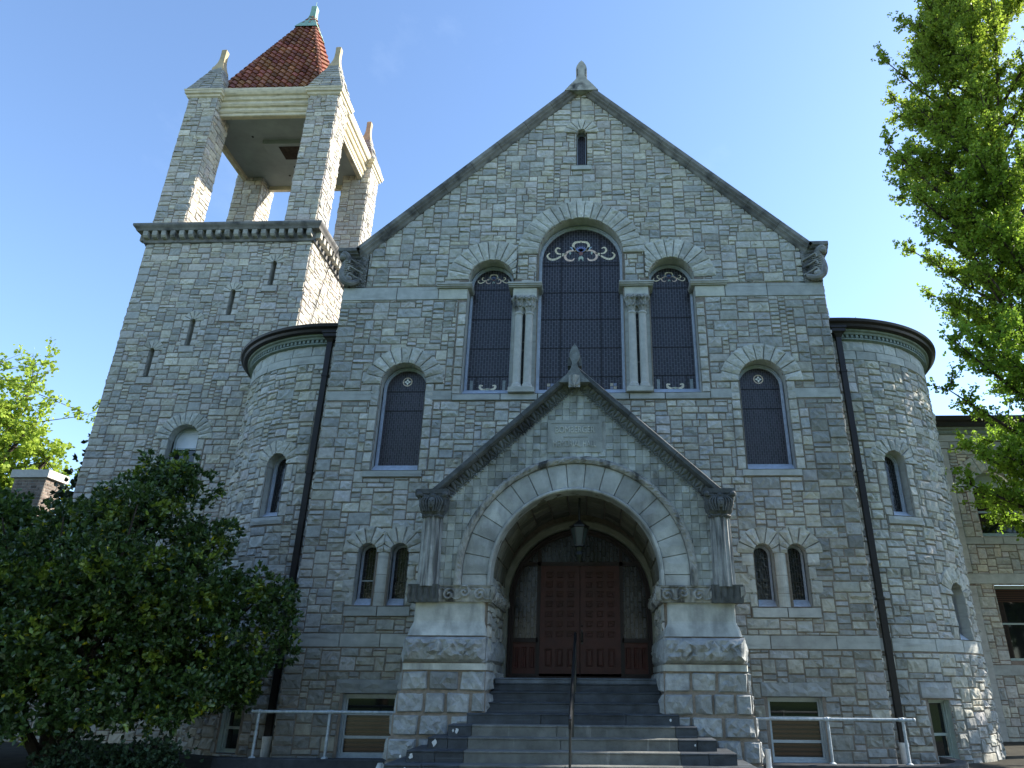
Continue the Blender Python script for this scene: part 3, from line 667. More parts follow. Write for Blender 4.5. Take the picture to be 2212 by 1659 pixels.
# ================================================================== round corner bays
BR = 2.95
def m_cyl(cx, cy, R, sg): return lambda u, z, d: (cx+sg*(R+d)*sin(u/R), cy-(R+d)*cos(u/R), z)
def bay(cx, sg, rs):
    cy = 18.6; mp = m_cyl(cx, cy, BR, sg); A = lambda deg: radians(deg)*BR; r = random.Random(rs)
    w1 = (A(16.8), .27, 4.98, 6.20, .62, 9); w2 = (A(40.5), .27, 2.48, 3.38, .62, 9); bw = (A(11.9), A(21.9), .28, 1.34)
    ws = [w1, w2]; u0 = -.72 if sg < 0 else -.60; u1 = A(96)
    bands = [(u0, u1, 8.70, 8.93), (u0, u1, 2.22, 2.48), (A(8.5), A(25.3), 4.80, 4.98), (A(9.5), A(24.5), 1.36, 1.66)]
    top = [(u0, u1, 8.93, 9.20)]
    def S(U, Z):
        s = np.ones(U.shape, bool)
        for c, hw, zb, zs, ro, n in ws: s &= ~arch_in(U, Z, c, hw, zb, zs, .0)
        s &= ~((U > bw[0]) & (U < bw[1]) & (Z > bw[2]) & (Z < bw[3])); return s
    def F(U, Z):
        s = np.ones(U.shape, bool)
        for a, b, c, d in bands+top: s &= ~((U > a) & (U < b) & (Z > c) & (Z < d))
        for c, hw, zb, zs, ro, n in ws: s &= ~ring_in(U, Z, c, zs, ro-.09); s &= ~((abs(U-c) < hw+.2) & (Z > zb) & (Z < zs))
        s &= ~((U > bw[0]-.02) & (U < bw[1]+.02) & (Z > bw[2]) & (Z < bw[3])); return s
    # the wall runs straight from the hall's flank, then turns
    def mp2(u, z, d): return mp(u, z, d) if u > 0 else (cx+sg*u, cy-BR-d, z)
    s_, m_ = MB(), MB()
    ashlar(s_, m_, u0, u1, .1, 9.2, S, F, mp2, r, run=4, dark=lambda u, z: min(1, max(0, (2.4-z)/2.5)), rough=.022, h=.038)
    wl = part('round_bay', s_, STONE, hall); part('bay_mortar', m_, MORTAR, wl)
    for k, (a, b, c, d) in enumerate(bands):
        b_ = MB()
        if b-a < 2: band(b_, a, b, c, d, mp2, r, d=.07 if k == 2 else .05, ln=5, rough=.003 if k == 2 else .016, step=.1, tint=None if k == 2 else (.8, .82, .85))
        else: band(b_, a, b, c, d, mp2, r, d=.055 if k == 0 else .035, ln=.85, rough=.004, step=.15)
        part(('bay_band', 'bay_band', 'bay_sill', 'bay_lintel')[k], b_, SMOOTH, wl)
    b_ = MB()
    for a, b, c, d in top: band(b_, a, b, c, d, mp2, r, d=.03, ln=.55, rough=.014, step=.08)
    part('bay_band', b_, SMOOTH, wl)
    for spec in ws:
        # each light is flat, set in the curve
        arched_window('bay_window', hall, spec, mp, .24, .05, GL_DARK, r=r, h=.05, joint=.35, rough=.02)
    sash('basement_window', hall, *bw, mp, .16, .06, fmat=FRAMEG, rail=.72, bot=GL_WIN)
    # cornice: dentils, green moulding, dark gutter
    def arc(prof, mb, n=56, tint=WHITE):
        us = [u0+(u1-u0)*i/n for i in range(n+1)]; mb.grid([[mp2(u, z, d) for u in us] for d, z in prof], tint)
    c1 = MB(); arc([(.02, 9.19), (.10, 9.21), (.10, 9.245), (.05, 9.25), (.05, 9.33), (.12, 9.335), (.14, 9.38), (.19, 9.40), (.20, 9.44), (.20, 9.46)], c1)
    part('bay_cornice', c1, GREENM, wl)
    dn = MB(); n = int((u1-u0)/.115)
    for k in range(n):
        u = u0+.05+.115*k
        P8 = [mp2(u+a, z, d) for z in (9.25, 9.325) for a, d in ((0, .05), (.06, .05), (.06, .115), (0, .115))]
        i = [dn.vert(p) for p in P8]
        for q in ((0, 1, 2, 3), (4, 7, 6, 5), (0, 4, 5, 1), (1, 5, 6, 2), (2, 6, 7, 3), (3, 7, 4, 0)): dn.face([i[e] for e in q])
    part('dentil_course', dn, GREENM, wl)
    gt = MB(); arc([(.18, 9.44), (.26, 9.44), (.30, 9.46), (.32, 9.52), (.385, 9.56), (.40, 9.62), (.37, 9.64), (.2, 9.66)], gt); part('gutter', gt, BLACKM, wl)
    ro = MB(); us = [u0+(u1-u0)*i/40 for i in range(41)]
    ro.grid([[mp2(u, 9.65, .36) for u in us], [mp2(u, 9.70, .28) for u in us], [(cx+(mp2(u, 9.9, 0)[0]-cx)*.1, cy+(mp2(u, 9.9, 0)[1]-cy)*.1, 10.15) for u in us]])
    part('bay_roof', ro, ROOFS, wl)
    return mp2
bay(-6.6, -1, 21); bay(5.87, 1, 22)
aw = MB(); aw.tube([(6.75, 16.6, 9.8), (6.75, 16.6, 10.35)], .008, 5); part('air_rod', aw, BLACKM, hall)
# downspouts
def spout(rat, y, sg):
    d = MB(); x = rat*y; hw, hd = .062, .05
    d.box(x-hw, x+hw, y-hd, y+hd, .55, 9.2)
    d.grid([[(x+a*e, y+b*e2, z) for a, b in ((-1, -1), (1, -1), (1, 1), (-1, 1))] for e, e2, z in ((.062, .05, 9.2), (.10, .09, 9.29), (.16, .13, 9.33), (.16, .13, 9.40), (.19, .15, 9.42), (.19, .15, 9.47))], WHITE, 0, True)
    for z in (3.2, 5.9, 8.3): d.box(x-hw-.012, x+hw+.012, y-hd-.012, y+hd+.03, z, z+.05)
    s_ = part('downspout', d, BLACKM, hall)
    b = MB(); b.lathe(x, y, [(.085, .2), (.085, .53), (.095, .53), (.095, .60), (.06, .60)], 16); part('pipe_boot', b, PIPEW, s_)
spout(-.4215, 15.47, -1); spout(.3745, 15.47, 1)

# ================================================================== the porch
PY = 12.8; PC = -.39; R2 = random.Random(7)
def mpz(u, z, d): return (u, PY-d, z)
porch = part('porch', MB(), PIERSM, hall)
def cop_z(x): return 6.80-.933*abs(x-PC)              # lower edge of the porch coping
# gable wall: chequer of small squares
sq, ms = MB(), MB()
c_ = .137; nu = int(5.4/c_)
U, Z = np.meshgrid(-3.12+(np.arange(nu)+.5)*c_, 3.13+(np.arange(28)+.5)*c_)
for j in range(28):
    for i in range(nu):
        u, z = U[j, i], Z[j, i]
        if z > cop_z(u)+.07 or u > 2.34: continue
        rr_ = hypot(u-PC, z-3.33)
        if rr_ < 2.02 and z > 3.33 or (abs(u-PC) < 2.02 and z < 3.33): continue
        if -.94 < u < .12 and 5.545 < z < 6.19: continue
        rough_ = (i+j) % 2 == 0; q = R2.gauss(.98, .13); t = (q*.97, q, q*.98)
        if R2.random() < .12: t = tuple(e*.7 for e in t)
        rect_stone(sq, u-c_/2, u+c_/2, z-c_/2, z+c_/2, mpz, R2, h=.026 if rough_ else .010, rough=.012 if rough_ else .001, tint=t, step=.05 if rough_ else .2, gap=.0016, jag=.001, bev=.006, base=.002)
cc = .05
U, Z = np.meshgrid(-3.12+(np.arange(110)+.5)*cc, 3.13+(np.arange(76)+.5)*cc)
for j in range(76):
    i = 0
    while i < 110:
        def ok(i): 
            u, z = U[j, i], Z[j, i]; rr_ = hypot(u-PC, z-3.33)
            return z < cop_z(u)+.12 and u < 2.35 and not ((z >= 3.33 and rr_ < 1.6) or (z < 3.33 and abs(u-PC) < 1.6))
        if not ok(i): i += 1; continue
        k = i
        while k < 110 and ok(k): k += 1
        a, b = U[j, i]-cc/2, U[j, k-1]+cc/2; z = Z[j, i]; ms.poly((mpz(a, z-cc/2, 0), mpz(b, z-cc/2, 0), mpz(b, z+cc/2, 0), mpz(a, z+cc/2, 0))); i = k
part('porch_gable', sq, PIERSM, porch); part('porch_mortar', ms, PIERSM, porch)
# great arch: voussoirs, roll moulding, hood
vs = MB(); nv = 17
for k in range(nv):
    b0 = pi*k/nv; b1 = pi*(k+1)/nv; q = R2.gauss(1.02, .07); t = (q*.98, q, q*1.0)
    if R2.random() < .2: t = tuple(e*.88 for e in t)
    def P(s, t_, b0=b0, b1=b1): a = b1-.0014-(b1-b0-.0028)*s; r_ = 1.545+(1.995-1.545)*t_; return PC+r_*cos(a), 3.33+r_*sin(a)
    stone(vs, P, .3, .45, mpz, h=.045, rough=.003, tint=t, r=R2, step=.12, bev=.006, base=-.01)
for sg in (-1, 1):
    q = R2.gauss(1.05, .08); rect_stone(vs, *sorted((PC+sg*1.545, PC+sg*1.995)), 3.14, 3.33, mpz, R2, h=.045, rough=.003, tint=(q, q, q), step=.2, gap=.002, jag=0, bev=.006)
part('porch_arch', vs, PIERSM, porch)
def arcsweep(mb, cu, cz, R, prof, z0, mp, n=60, tintf=None):
    """profile (d, radial) round an arch with straight legs down to z0"""
    st_ = [(-1, 0, z0)]+[(cos(pi-pi*k/n), sin(pi*k/n), cz) for k in range(n+1)]+[(1, 0, z0)]
    rows = [[mp(cu+c*(R+h), zc+s*(R+h), d) for d, h in prof] for c, s, zc in st_]
    ids = [[mb.vert(p) for p in r] for r in rows]; t = 1
    for a in range(len(rows)-1):
        if a % 5 == 0: t = R2.gauss(1, .1)
        for b in range(len(prof)-1): mb.face((ids[a][b], ids[a][b+1], ids[a+1][b+1], ids[a+1][b]), (t, t*1.01, t*1.01))
rl = MB(); roll = [(.02+.06*sin(pi*k/8)+.0, 1.545-1.48+.0-.0+(-.065+.0)*(k/8)) for k in range(9)]
arcsweep(rl, PC, 3.33, 1.48, [(.045, .065), (.07, .055), (.085, .035), (.08, .012), (.06, .0), (-.1, .0), (-.3, .0)], 3.14, mpz)
part('arch_roll', rl, PIERSM, porch)
hd = MB(); rh = random.Random(2)
n = 150
st_ = [(-1, 0, 3.14), (-1, 0, 3.2), (-1, 0, 3.27)]+[(cos(pi-pi*k/n), sin(pi*k/n), 3.33) for k in range(n+1)]+[(1, 0, 3.27), (1, 0, 3.2), (1, 0, 3.14)]
rows = []
for c, s, zc in st_:
    rows.append([mpz(PC+c*(1.995+h), zc+s*(1.995+h), d+(rh.uniform(-.012, .014) if .02 < h < .13 else 0)) for d, h in ((.045, .0), (.075, .008), (.09, .03), (.105, .06), (.10, .09), (.07, .12), (.03, .14), (-.01, .145))])
ids = hd.grid(rows); part('arch_hood', hd, CARVE, porch)
# barrel vault and jambs behind the arch
bv = MB(); Rb = 1.48
ybl = [12.8, 13.2, 13.65, 14.1, 14.55, 14.86]
for yi in range(5):
    y0, y1 = ybl[yi], ybl[yi+1]; nvv = 13
    for k in range(nvv):
        a0, a1 = pi*k/nvv, pi*(k+1)/nvv
        q = R2.gauss(.36, .06)  # dark tint puts the porch's shade into the vault stones
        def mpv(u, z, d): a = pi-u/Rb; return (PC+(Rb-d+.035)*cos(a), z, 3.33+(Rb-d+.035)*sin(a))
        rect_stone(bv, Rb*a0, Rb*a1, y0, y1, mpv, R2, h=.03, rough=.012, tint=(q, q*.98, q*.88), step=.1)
def m_jl(u, z, d): return (PC-Rb-.035+d, u, z)
def m_jr(u, z, d): return (PC+Rb+.035-d, u, z)
j1, j2 = MB(), MB()
on = lambda U, Z: np.ones(U.shape, bool)
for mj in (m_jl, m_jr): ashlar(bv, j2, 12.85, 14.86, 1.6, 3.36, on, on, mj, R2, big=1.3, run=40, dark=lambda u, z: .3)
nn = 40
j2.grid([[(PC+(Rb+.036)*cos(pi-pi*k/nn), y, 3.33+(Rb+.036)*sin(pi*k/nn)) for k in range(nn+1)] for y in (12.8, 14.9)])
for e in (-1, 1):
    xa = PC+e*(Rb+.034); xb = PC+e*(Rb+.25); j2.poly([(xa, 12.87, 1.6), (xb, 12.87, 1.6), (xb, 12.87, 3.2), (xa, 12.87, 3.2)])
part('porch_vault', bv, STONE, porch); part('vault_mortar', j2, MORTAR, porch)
ir = MB(); n = 44
stp = [(-1, 0, 1.66)]+[(cos(pi-pi*k/n), sin(pi*k/n), 3.12) for k in range(n+1)]+[(1, 0, 1.66)]
ir.grid([[(PC+.02+c*(1.435+h), 14.86+dy, zc+s*(1.435+h)) for dy, h in ((.2, 0), (.0, .0), (-.03, .02), (-.03, .12), (.0, .16))] for c, s, zc in stp], (.55, .56, .5))  # inner ring tinted darker too, shade put into its colour
part('inner_arch', ir, SMOOTH, porch)
# coping: slab, carved leaf frieze, bead
cz_ = MB()
pk = [(-3.30, cop_z(-2.88)+.0), (-2.88, cop_z(-2.88)), (PC, cop_z(PC)), (2.10, cop_z(2.10)), (2.47, cop_z(2.10))]
sweep(cz_, pk, [(-2.1, .215), (-2.1, .33), (.20, .33), (.215, .315), (.215, .245), (.18, .225), (.13, .215), (-.02, .215)], mpz, joint=1.1, r=R2)
part('porch_coping', cz_, DARKST, porch)
fz_ = MB()
for (x0, z0), (x1, z1) in (((-2.86, cop_z(-2.86)), (PC-.0, cop_z(PC))), ((PC+.0, cop_z(PC)), (2.08, cop_z(2.08)))):
    ln = hypot(x1-x0, z1-z0); ax, az = (x1-x0)/ln, (z1-z0)/ln; nx, nz_ = -az, ax
    def mfr(u, v, d): return mpz(x0+ax*u+nx*v, z0+az*u+nz_*v, d)
    def hf(u, v, s, t):
        q = (u/.165) % 1-.5; th = atan2(v-.03, q*.165+1e-6); rad = hypot(v-.03, q*.165)
        return .02+.035*t+.035*abs(cos(th*4.5))*min(1, rad*14)*(1-abs(q)*.6)
    hfield(fz_, -.02, ln+.02, .045, .225, int(ln/.016), 9, hf, mfr)
    nb = int(ln/.058)
    for k in range(nb):
        u = .03+k*.058; w_ = .045 if k % 3 else .02
        fz_.ball(mfr(u+w_/2, .022, .05), .021, (w_/.042, 1, .8), 6, (1.4, 1.4, 1.35))
part('carved_frieze', fz_, FRIEZE, porch)
pf = MB(); bx, bz = PC-.03, cop_z(PC)+.02
ol = [(-.30, .06), (-.14, .24), (-.07, .36), (-.05, .48), (-.09, .57), (-.105, .65), (-.065, .78), (0, .88)]
ol = [(bx+a, bz+b) for a, b in ol]+[(bx-a, bz+b) for a, b in ol[-2::-1]]
pf.poly([mpz(u, z, .25) for u, z in ol][::-1], (2.4, 2.4, 2.3)); loft(pf, ol, .25, ol, -.02, mpz, (2.2, 2.2, 2.1)); pf.poly([mpz(u, z, -.02) for u, z in ol])
pf.box(bx-.135, bx-.07, PY-.2, PY+.0, bz+.42, bz+.60, (1.5, 1.5, 1.5)); pf.box(bx+.07, bx+.135, PY-.2, PY+.0, bz+.42, bz+.60, (1.5, 1.5, 1.5))
part('porch_finial', pf, DARKST, porch)
kf = MB(); hfield(kf, bx-.11, bx+.11, bz-.06, bz+.2, 14, 16, lambda u, z, s, t: .26+.04*abs(cos(atan2(z-bz+.05, u-bx)*4))*(1-abs(s-.5)), mpz); part('apex_leaf', kf, CARVE, porch)
# engaged columns: shaft, capital with mask, kneeler block
for sg, cx_ in ((-1, -2.975), (1, 2.18)):
    s_ = MB(); fl = lambda a, z: 1-.10*abs(cos(8*a))**.6
    s_.lathe(cx_, PY+.0, [(.20, 3.12), (.20, 3.18), (.194, 3.7), (.188, 4.22), (.19, 4.34)], 96, WHITE, 0, fl)
    cm = part('engaged_column', s_, SHAFT, porch)
    k_ = MB(); rk = random.Random(31+sg)
    def fq(a, z):
        q = 1/max(abs(cos(a)), abs(sin(a)))**.55; return q*(1+.07*cos(10*a+z*14)+.0*rk.random())
    k_.lathe(cx_, PY, [(.175, 4.30), (.20, 4.33), (.185, 4.355), (.225, 4.42), (.255, 4.52), (.262, 4.62), (.27, 4.68), (.245, 4.72)], 72, WHITE, 0, fq)
    hf_ = PY-.27
    k_.ball((cx_+.0, hf_, 4.55), .085, (.8, .55, 1.15), 14, (1.3, 1.3, 1.3)); k_.ball((cx_, hf_-.05, 4.545), .018, (.7, 1, 1.7), 8, (1.4, 1.4, 1.4))
    for e in (-1, 1): k_.ball((cx_+e*.028, hf_-.042, 4.575), .013, (1.2, .6, .7), 6, (.5, .5, .5)); k_.ball((cx_+e*.235, hf_+.02, 4.70), .058, (1, 1, .9), 10, (1.2, 1.2, 1.2))
    k_.ball((cx_, hf_-.04, 4.50), .02, (1.4, .6, .45), 6, (.8, .8, .8))
    for e in range(-4, 5):
        if e: k_.tube(bez([(cx_+e*.03, hf_+.015, 4.66), (cx_+e*.05, hf_-.02, 4.56), (cx_+e*.035, hf_+.01, 4.40)], 4), .014, 5, (1.1, 1.1, 1.1))
    part('mask_capital', k_, DARKST, cm)
    b_ = MB(); b_.box(cx_-.29, cx_+.28, PY-.26, PY+.3, 4.715, 4.80); part('abacus', b_, DARKST, cm)
# carved impost bands
def vine(x0, sg):
    def hf(u, z, s, t):
        e = .035+.02*sin(pi*t)
        q = (u-x0)/.27; k = math.floor(q); cu = x0+(k+.5)*.27; cz = 3.005+(.02 if k % 2 else -.02)
        h = spiral(u, z, cu, cz, .125, 1.5, 1 if k % 2 else -1)*.055
        st_ = .03*max(0, 1-abs(z-(3.0+.09*cos(pi*q)))/.018)
        return e+max(h, st_)+(.03 if t > .9 else 0)
    return hf
for (x0, x1, d0) in ((-3.26, -1.83, .05), (1.05, 2.44, .05)):
    v_ = MB(); hfield(v_, x0, x1, 2.87, 3.145, 120, 24, vine(x0, 1), mpz)
    for xe, sx in ((x0, -1), (x1, 1)):
        mpx = lambda u, z, d, xe=xe, sx=sx: (xe+sx*(d-.04), u, z)
        hfield(v_, PY-.06, PY+(2.2 if (xe > -2 and xe < 1.2) else 2.2), 2.87, 3.145, 90, 16, lambda u, z, s, t: vine(PY, 1)(u, z, s, t), mpx)
        v_.tube([(xe, PY-.07, 2.9), (xe+sx*.03, PY-.1, 3.02), (xe+sx*.02, PY-.12, 3.12)], [.03, .05, .045], 8)
    v_.poly([(x0, PY-.08, 3.145), (x1, PY-.08, 3.145), (x1, PY+2.15, 3.145), (x0, PY+2.15, 3.145)]); v_.poly([(x0, PY-.04, 2.87), (x1, PY-.04, 2.87), (x1, PY+2.15, 2.87), (x0, PY+2.15, 2.87)])
    im_ = part('impost_frieze', v_, CARVE, porch)
    # the blackened outer end, under the column
    o_ = MB(); xa, xb = (x0-.03, x0+.50) if x0 < 0 else (x1-.50, x1+.03)
    o_.grid([[(xa+(xb-xa)*i/30, PY-(.10+.035*abs(cos(i*.52))*sin(pi*j/12)+.06*(j/12)**3), 2.86+.29*j/12) for i in range(31)] for j in range(13)])
    for xx in (xa, xb): o_.poly([(xx, PY-.10, 2.86), (xx, PY-.16, 3.15), (xx, PY+.1, 3.15), (xx, PY+.1, 2.86)])
    o_.poly([(xa, PY-.16, 3.15), (xb, PY-.16, 3.15), (xb, PY+.1, 3.15), (xa, PY+.1, 3.15)]); o_.poly([(xa, PY-.10, 2.86), (xb, PY-.10, 2.86), (xb, PY+.1, 2.86), (xa, PY+.1, 2.86)])
    part('leafy_corner', o_, DARKST, im_)
# piers: dressed block, flare, boulder course, plinth band, rock-faced courses
def pier_course(mb, x0, x1, yf, z0, z1, r, n=3, h=.05, rough=.03, ya=14.9, mi=0, step=.07, off=0):
    cuts = [0]+sorted(min(.9, max(.12, (k+off+r.uniform(-.12, .12))/n)) for k in range(1, n))+[1]
    mp = lambda u, z, d: (u, yf-d, z)
    for a, b in zip(cuts, cuts[1:]):
        q = r.gauss(1, .16); rect_stone(mb, x0+(x1-x0)*a, x0+(x1-x0)*b, z0, z1, mp, r, h=h*jit(r, .3), rough=rough, tint=(q*.97, q, q*1.02), step=step, gap=.013, bev=.03, base=-.02, jag=.012)
    for xx, sx in ((x0, -1), (x1, 1)):
        ms_ = lambda u, z, d, xx=xx, sx=sx: (xx+sx*d, u, z)
        u = yf
        while u < ya:
            v = min(ya, u+r.uniform(.35, .6)); q = r.gauss(1, .16)
            rect_stone(mb, u, v, z0, z1, ms_, r, h=h, rough=rough, tint=(q*.97, q, q*1.02), step=.09, gap=.013, bev=.03, base=-.02, jag=.01); u = v
PIERS = [(-1, [(-3.18, -1.955), (-3.25, -1.89), (-3.31, -1.86), (-3.28, -1.86), (-3.31, -1.83), (-3.36, -1.81), (-3.40, -1.81), (-3.43, -1.81), (-3.45, -1.81)]),
         (1, [(1.178, 2.34), (1.09, 2.41), (1.05, 2.47), (1.05, 2.45), (1.02, 2.48), (1.01, 2.52), (1.01, 2.55), (1.01, 2.58), (1.01, 2.6)])]
for sg, X in PIERS:
    p1 = MB(); mo_ = MB(); t1 = (1.05, 1.05, 1.02)
    rows = [((X[0][0], X[0][1]), PY-.0, 2.88), ((X[0][0], X[0][1]), PY-.0, 2.565), ((X[0][0]-.01, X[0][1]+.01), PY-.01, 2.52), (((X[0][0]+X[1][0])/2-.01, (X[0][1]+X[1][1])/2+.01), PY-.04, 2.44), ((X[1][0], X[1][1]), PY-.09, 2.32)]
    nf = 10
    def ringp(x0, x1, yf, z): 
        return [(x0, 14.95, z)]+[(x0, yf+.06, z), (x0+.02, yf+.015, z), (x0+.06, yf, z)]+[(x0+.06+(x1-x0-.12)*k/nf, yf, z) for k in range(1, nf)]+[(x1-.06, yf, z), (x1-.02, yf+.015, z), (x1, yf+.06, z), (x1, 14.95, z)]
    p1.grid([ringp(a, b, y, z) for (a, b), y, z in rows], t1)
    x0, x1 = X[3]; p1.grid([ringp(x0, x1, PY-.10, 1.885), ringp(x0, x1, PY-.10, 1.785)], (1.15, 1.15, 1.1)); p1.poly([(x0, PY-.10, 1.885), (x1, PY-.10, 1.885), (x1, 14.9, 1.885), (x0, 14.9, 1.885)])
    pr = part('porch_pier', p1, PIERSM, porch)
    p2 = MB(); rb = random.Random(40+sg)
    # boulder course: one long bulging block
    def mb_(x0, x1, yf, ya):
        mp = lambda u, z, d: (u, yf-d, z)
        rect_stone(p2, x0, x1, 1.895, 2.31, mp, rb, h=.14, rough=.045, tint=(.95, .98, 1.0), step=.06, gap=.004, bev=.05, base=.0, jag=.004)
        for xx, sx in ((x0, -1), (x1, 1)):
            m_ = lambda u, z, d, xx=xx, sx=sx: (xx+sx*d, u, z)
            rect_stone(p2, yf, ya, 1.895, 2.31, m_, rb, h=.04, rough=.03, tint=(.95, .98, 1.0), step=.08, gap=.004, bev=.05, base=.0, jag=.004)
    mb_(X[2][0]+.03, X[2][1]-.03, PY-.06, 14.9)
    zs_ = [1.785, 1.455, 1.125, .79, .44, .1]
    for k in range(5):
        a, b = X[4+k]; pier_course(p2, a+.04, b-.04, PY-.06-.012*k, zs_[k+1], zs_[k], rb, n=(3, 4, 3, 4, 3)[k], off=(0, .3, -.1, .25, 0)[k])
        mo_.box(a+.045, b-.045, PY-.058-.012*k, 14.95, zs_[k+1], zs_[k])
    mo_.box(X[2][0]+.04, X[2][1]-.04, PY-.05, 14.95, 1.885, 2.32)
    part('rock_faced_courses', p2, PIER, pr); part('pier_mortar', mo_, MORTAR, pr)
# name tablet
tb = MB(); tb.box(-.93, .107, PY-.03, PY+.02, 5.547, 6.185, (.84, .86, .84)); tb.box(-.86, .04, PY-.036, PY-.03, 6.118, 6.126, (.45, .47, .45)); tb.box(-.63, -.17, PY-.038, PY-.03, 5.842, 5.852, (.6, .62, .6))
tab = part('name_tablet', tb, PIERSM, porch)
def letters(s, x, z, size, sx, name='lettering'):
    c = bpy.data.curves.new('tmp', 'FONT'); c.body = s; c.size = size; c.align_x = 'CENTER'; c.extrude = .009; c.resolution_u = 4
    o = bpy.data.objects.new('tmp', c); col.objects.link(o); bpy.context.view_layer.update()
    me = bpy.data.meshes.new_from_object(o.evaluated_get(bpy.context.evaluated_depsgraph_get())); bpy.data.objects.remove(o)
    for v in me.vertices: v.co = Vector((x+v.co.x*sx, PY-.036-v.co.z, z+v.co.y))
    me.materials.clear(); me.materials.append(PIERSM); at = me.attributes.new('tint', 'FLOAT_COLOR', 'FACE'); at.data.foreach_set('color', np.tile(np.array([1.3, 1.3, 1.24, 1], dtype=np.float32), len(me.polygons)))
    link(name, me, tab)
letters('BOMBERGER', -.414, 5.93, .19, .70); letters('MEMORIAL HALL', -.42, 5.655, .175, .62)
# porch flanks and roof
pw, pmw = MB(), MB()
for xx, sx in ((-3.12, -1), (2.33, 1)): ashlar(pw, pmw, PY+.2, 15.0, 3.14, 4.75, on, on, lambda u, z, d, xx=xx, sx=sx: (xx+sx*d, u, z), R2, run=30)
part('porch_side', pw, STONE, porch); part('side_mortar', pmw, MORTAR, porch)

# ---- doors
FRX = -.365
df = MB(); DY = 15.0
def md(u, z, d): return (u, DY-d, z)
def door_out(i): return arch_pts(FRX, 1.43, 1.66, 3.10, 30, i)
frame(df, door_out, [(0, .0), (.0, .05), (.05, .05), (.055, .02), (.10, .02), (.10, -.06)], md)
for x0, x1, z0, z1 in ((-1.235, -1.165, 1.66, 4.12), (.435, .505, 1.66, 4.12), (-1.75, 1.02, 3.80, 3.875), (-1.7, -1.2, 2.33, 2.41), (.47, .97, 2.33, 2.41), (-.40, -.335, 3.87, 4.5)):
    df.box(x0, x1, DY-.045, DY+.08, z0, z1)
drs = part('entrance_door', df, DOORF, hall)
for (x0, x1) in ((-1.70, -1.235), (.505, .97)):
    dp = MB()
    dp.box(x0, x1, DY-.0, DY+.04, 1.66, 2.34)
    w_ = (x1-x0)/3
    for k in range(3):
        a = x0+w_*k+.03; b = x0+w_*(k+1)-.03; frame(dp, lambda i: rect_pts(a, b, 1.86, 2.24, i), [(0, .001), (.0, .018), (.02, .006), (.035, .006), (.045, .015)], lambda u, z, d: (u, DY-d, z)); dp.box(a+.045, b-.045, DY-.015, DY, 1.905, 2.195)
    part('side_panel', dp, DOOR, drs)
for x0, x1 in ((-1.165, -.372), (-.358, .435)):
    lf = MB(); lf.box(x0, x1, DY+.015, DY+.05, 1.665, 3.80)
    w_ = .218; xs0 = (x0+x1)/2-1.5*w_
    zr = [3.80]+[v for j in range(7) for v in (3.678-.1895*j, 3.55-.1895*j)]+[2.215, 1.875, 1.665]
    for z1, z0 in zip(zr[::2], zr[1::2]): lf.box(x0, x1, DY-.02, DY+.014, z0, z1)
    ca = [x0]+[v for i in range(3) for v in (xs0+w_*i+.031, xs0+w_*i+.187)]+[x1]
    for a, b in zip(ca[::2], ca[1::2]): lf.box(a, b, DY-.0195, DY+.014, 1.67, 3.79)
    for i in range(3):
        a, b = ca[1+2*i], ca[2+2*i]
        for j in range(7):
            z1 = 3.678-.1895*j; z0 = z1-.128
            frame(lf, lambda q: rect_pts(a, b, z0, z1, q), [(.022, -.014), (.026, .012), (.040, .012), (.044, -.006), (.05, -.006)], lambda u, z, d: (u, DY-d, z)); lf.box(a+.052, b-.052, DY-.010, DY+.01, z0+.048, z1-.048)
        frame(lf, lambda q: rect_pts(a, b, 1.875, 2.215, q), [(.018, -.014), (.024, .006), (.034, .006), (.046, .014)], lambda u, z, d: (u, DY-d, z)); lf.box(a+.046, b-.046, DY-.014, DY+.01, 1.921, 2.169)
    dl_ = part('door_leaf', lf, DOOR, drs)
    if x0 > -.5:
        h_ = MB(); h_.tube([(-.325, DY-.03, 2.52), (-.325, DY-.075, 2.50), (-.325, DY-.075, 2.36), (-.325, DY-.03, 2.34)], .012, 8); h_.box(-.343, -.307, DY-.03, DY-.02, 2.30, 2.56); h_.ball((-.325, DY-.03, 2.64), .017); part('door_handle', h_, IRON, dl_)
gg = MB()
for x0, x1 in ((-1.70, -1.235), (.505, .97)): 
    pts = [(x0, 2.41), (x1, 2.41), (x1, 3.80), (x0, 3.80)]; gg.poly([md(u, z, -.02) for u, z in pts], WHITE, 0, uz=pts)
pts = [(-1.75, 3.87), (1.0, 3.87)]+[(FRX+1.36*cos(a), 3.10+1.36*sin(a)) for a in [radians(35+110*k/24) for k in range(25)]]
gg.poly([md(u, z, -.022) for u, z in pts], WHITE, 0, uz=pts); part('leaded_glass', gg, GL_DOOR, drs)
bk = MB(); bk.box(-2.0, 1.3, DY+.09, DY+.12, 1.5, 4.8); part('door_backing', bk, BLACKM, drs)

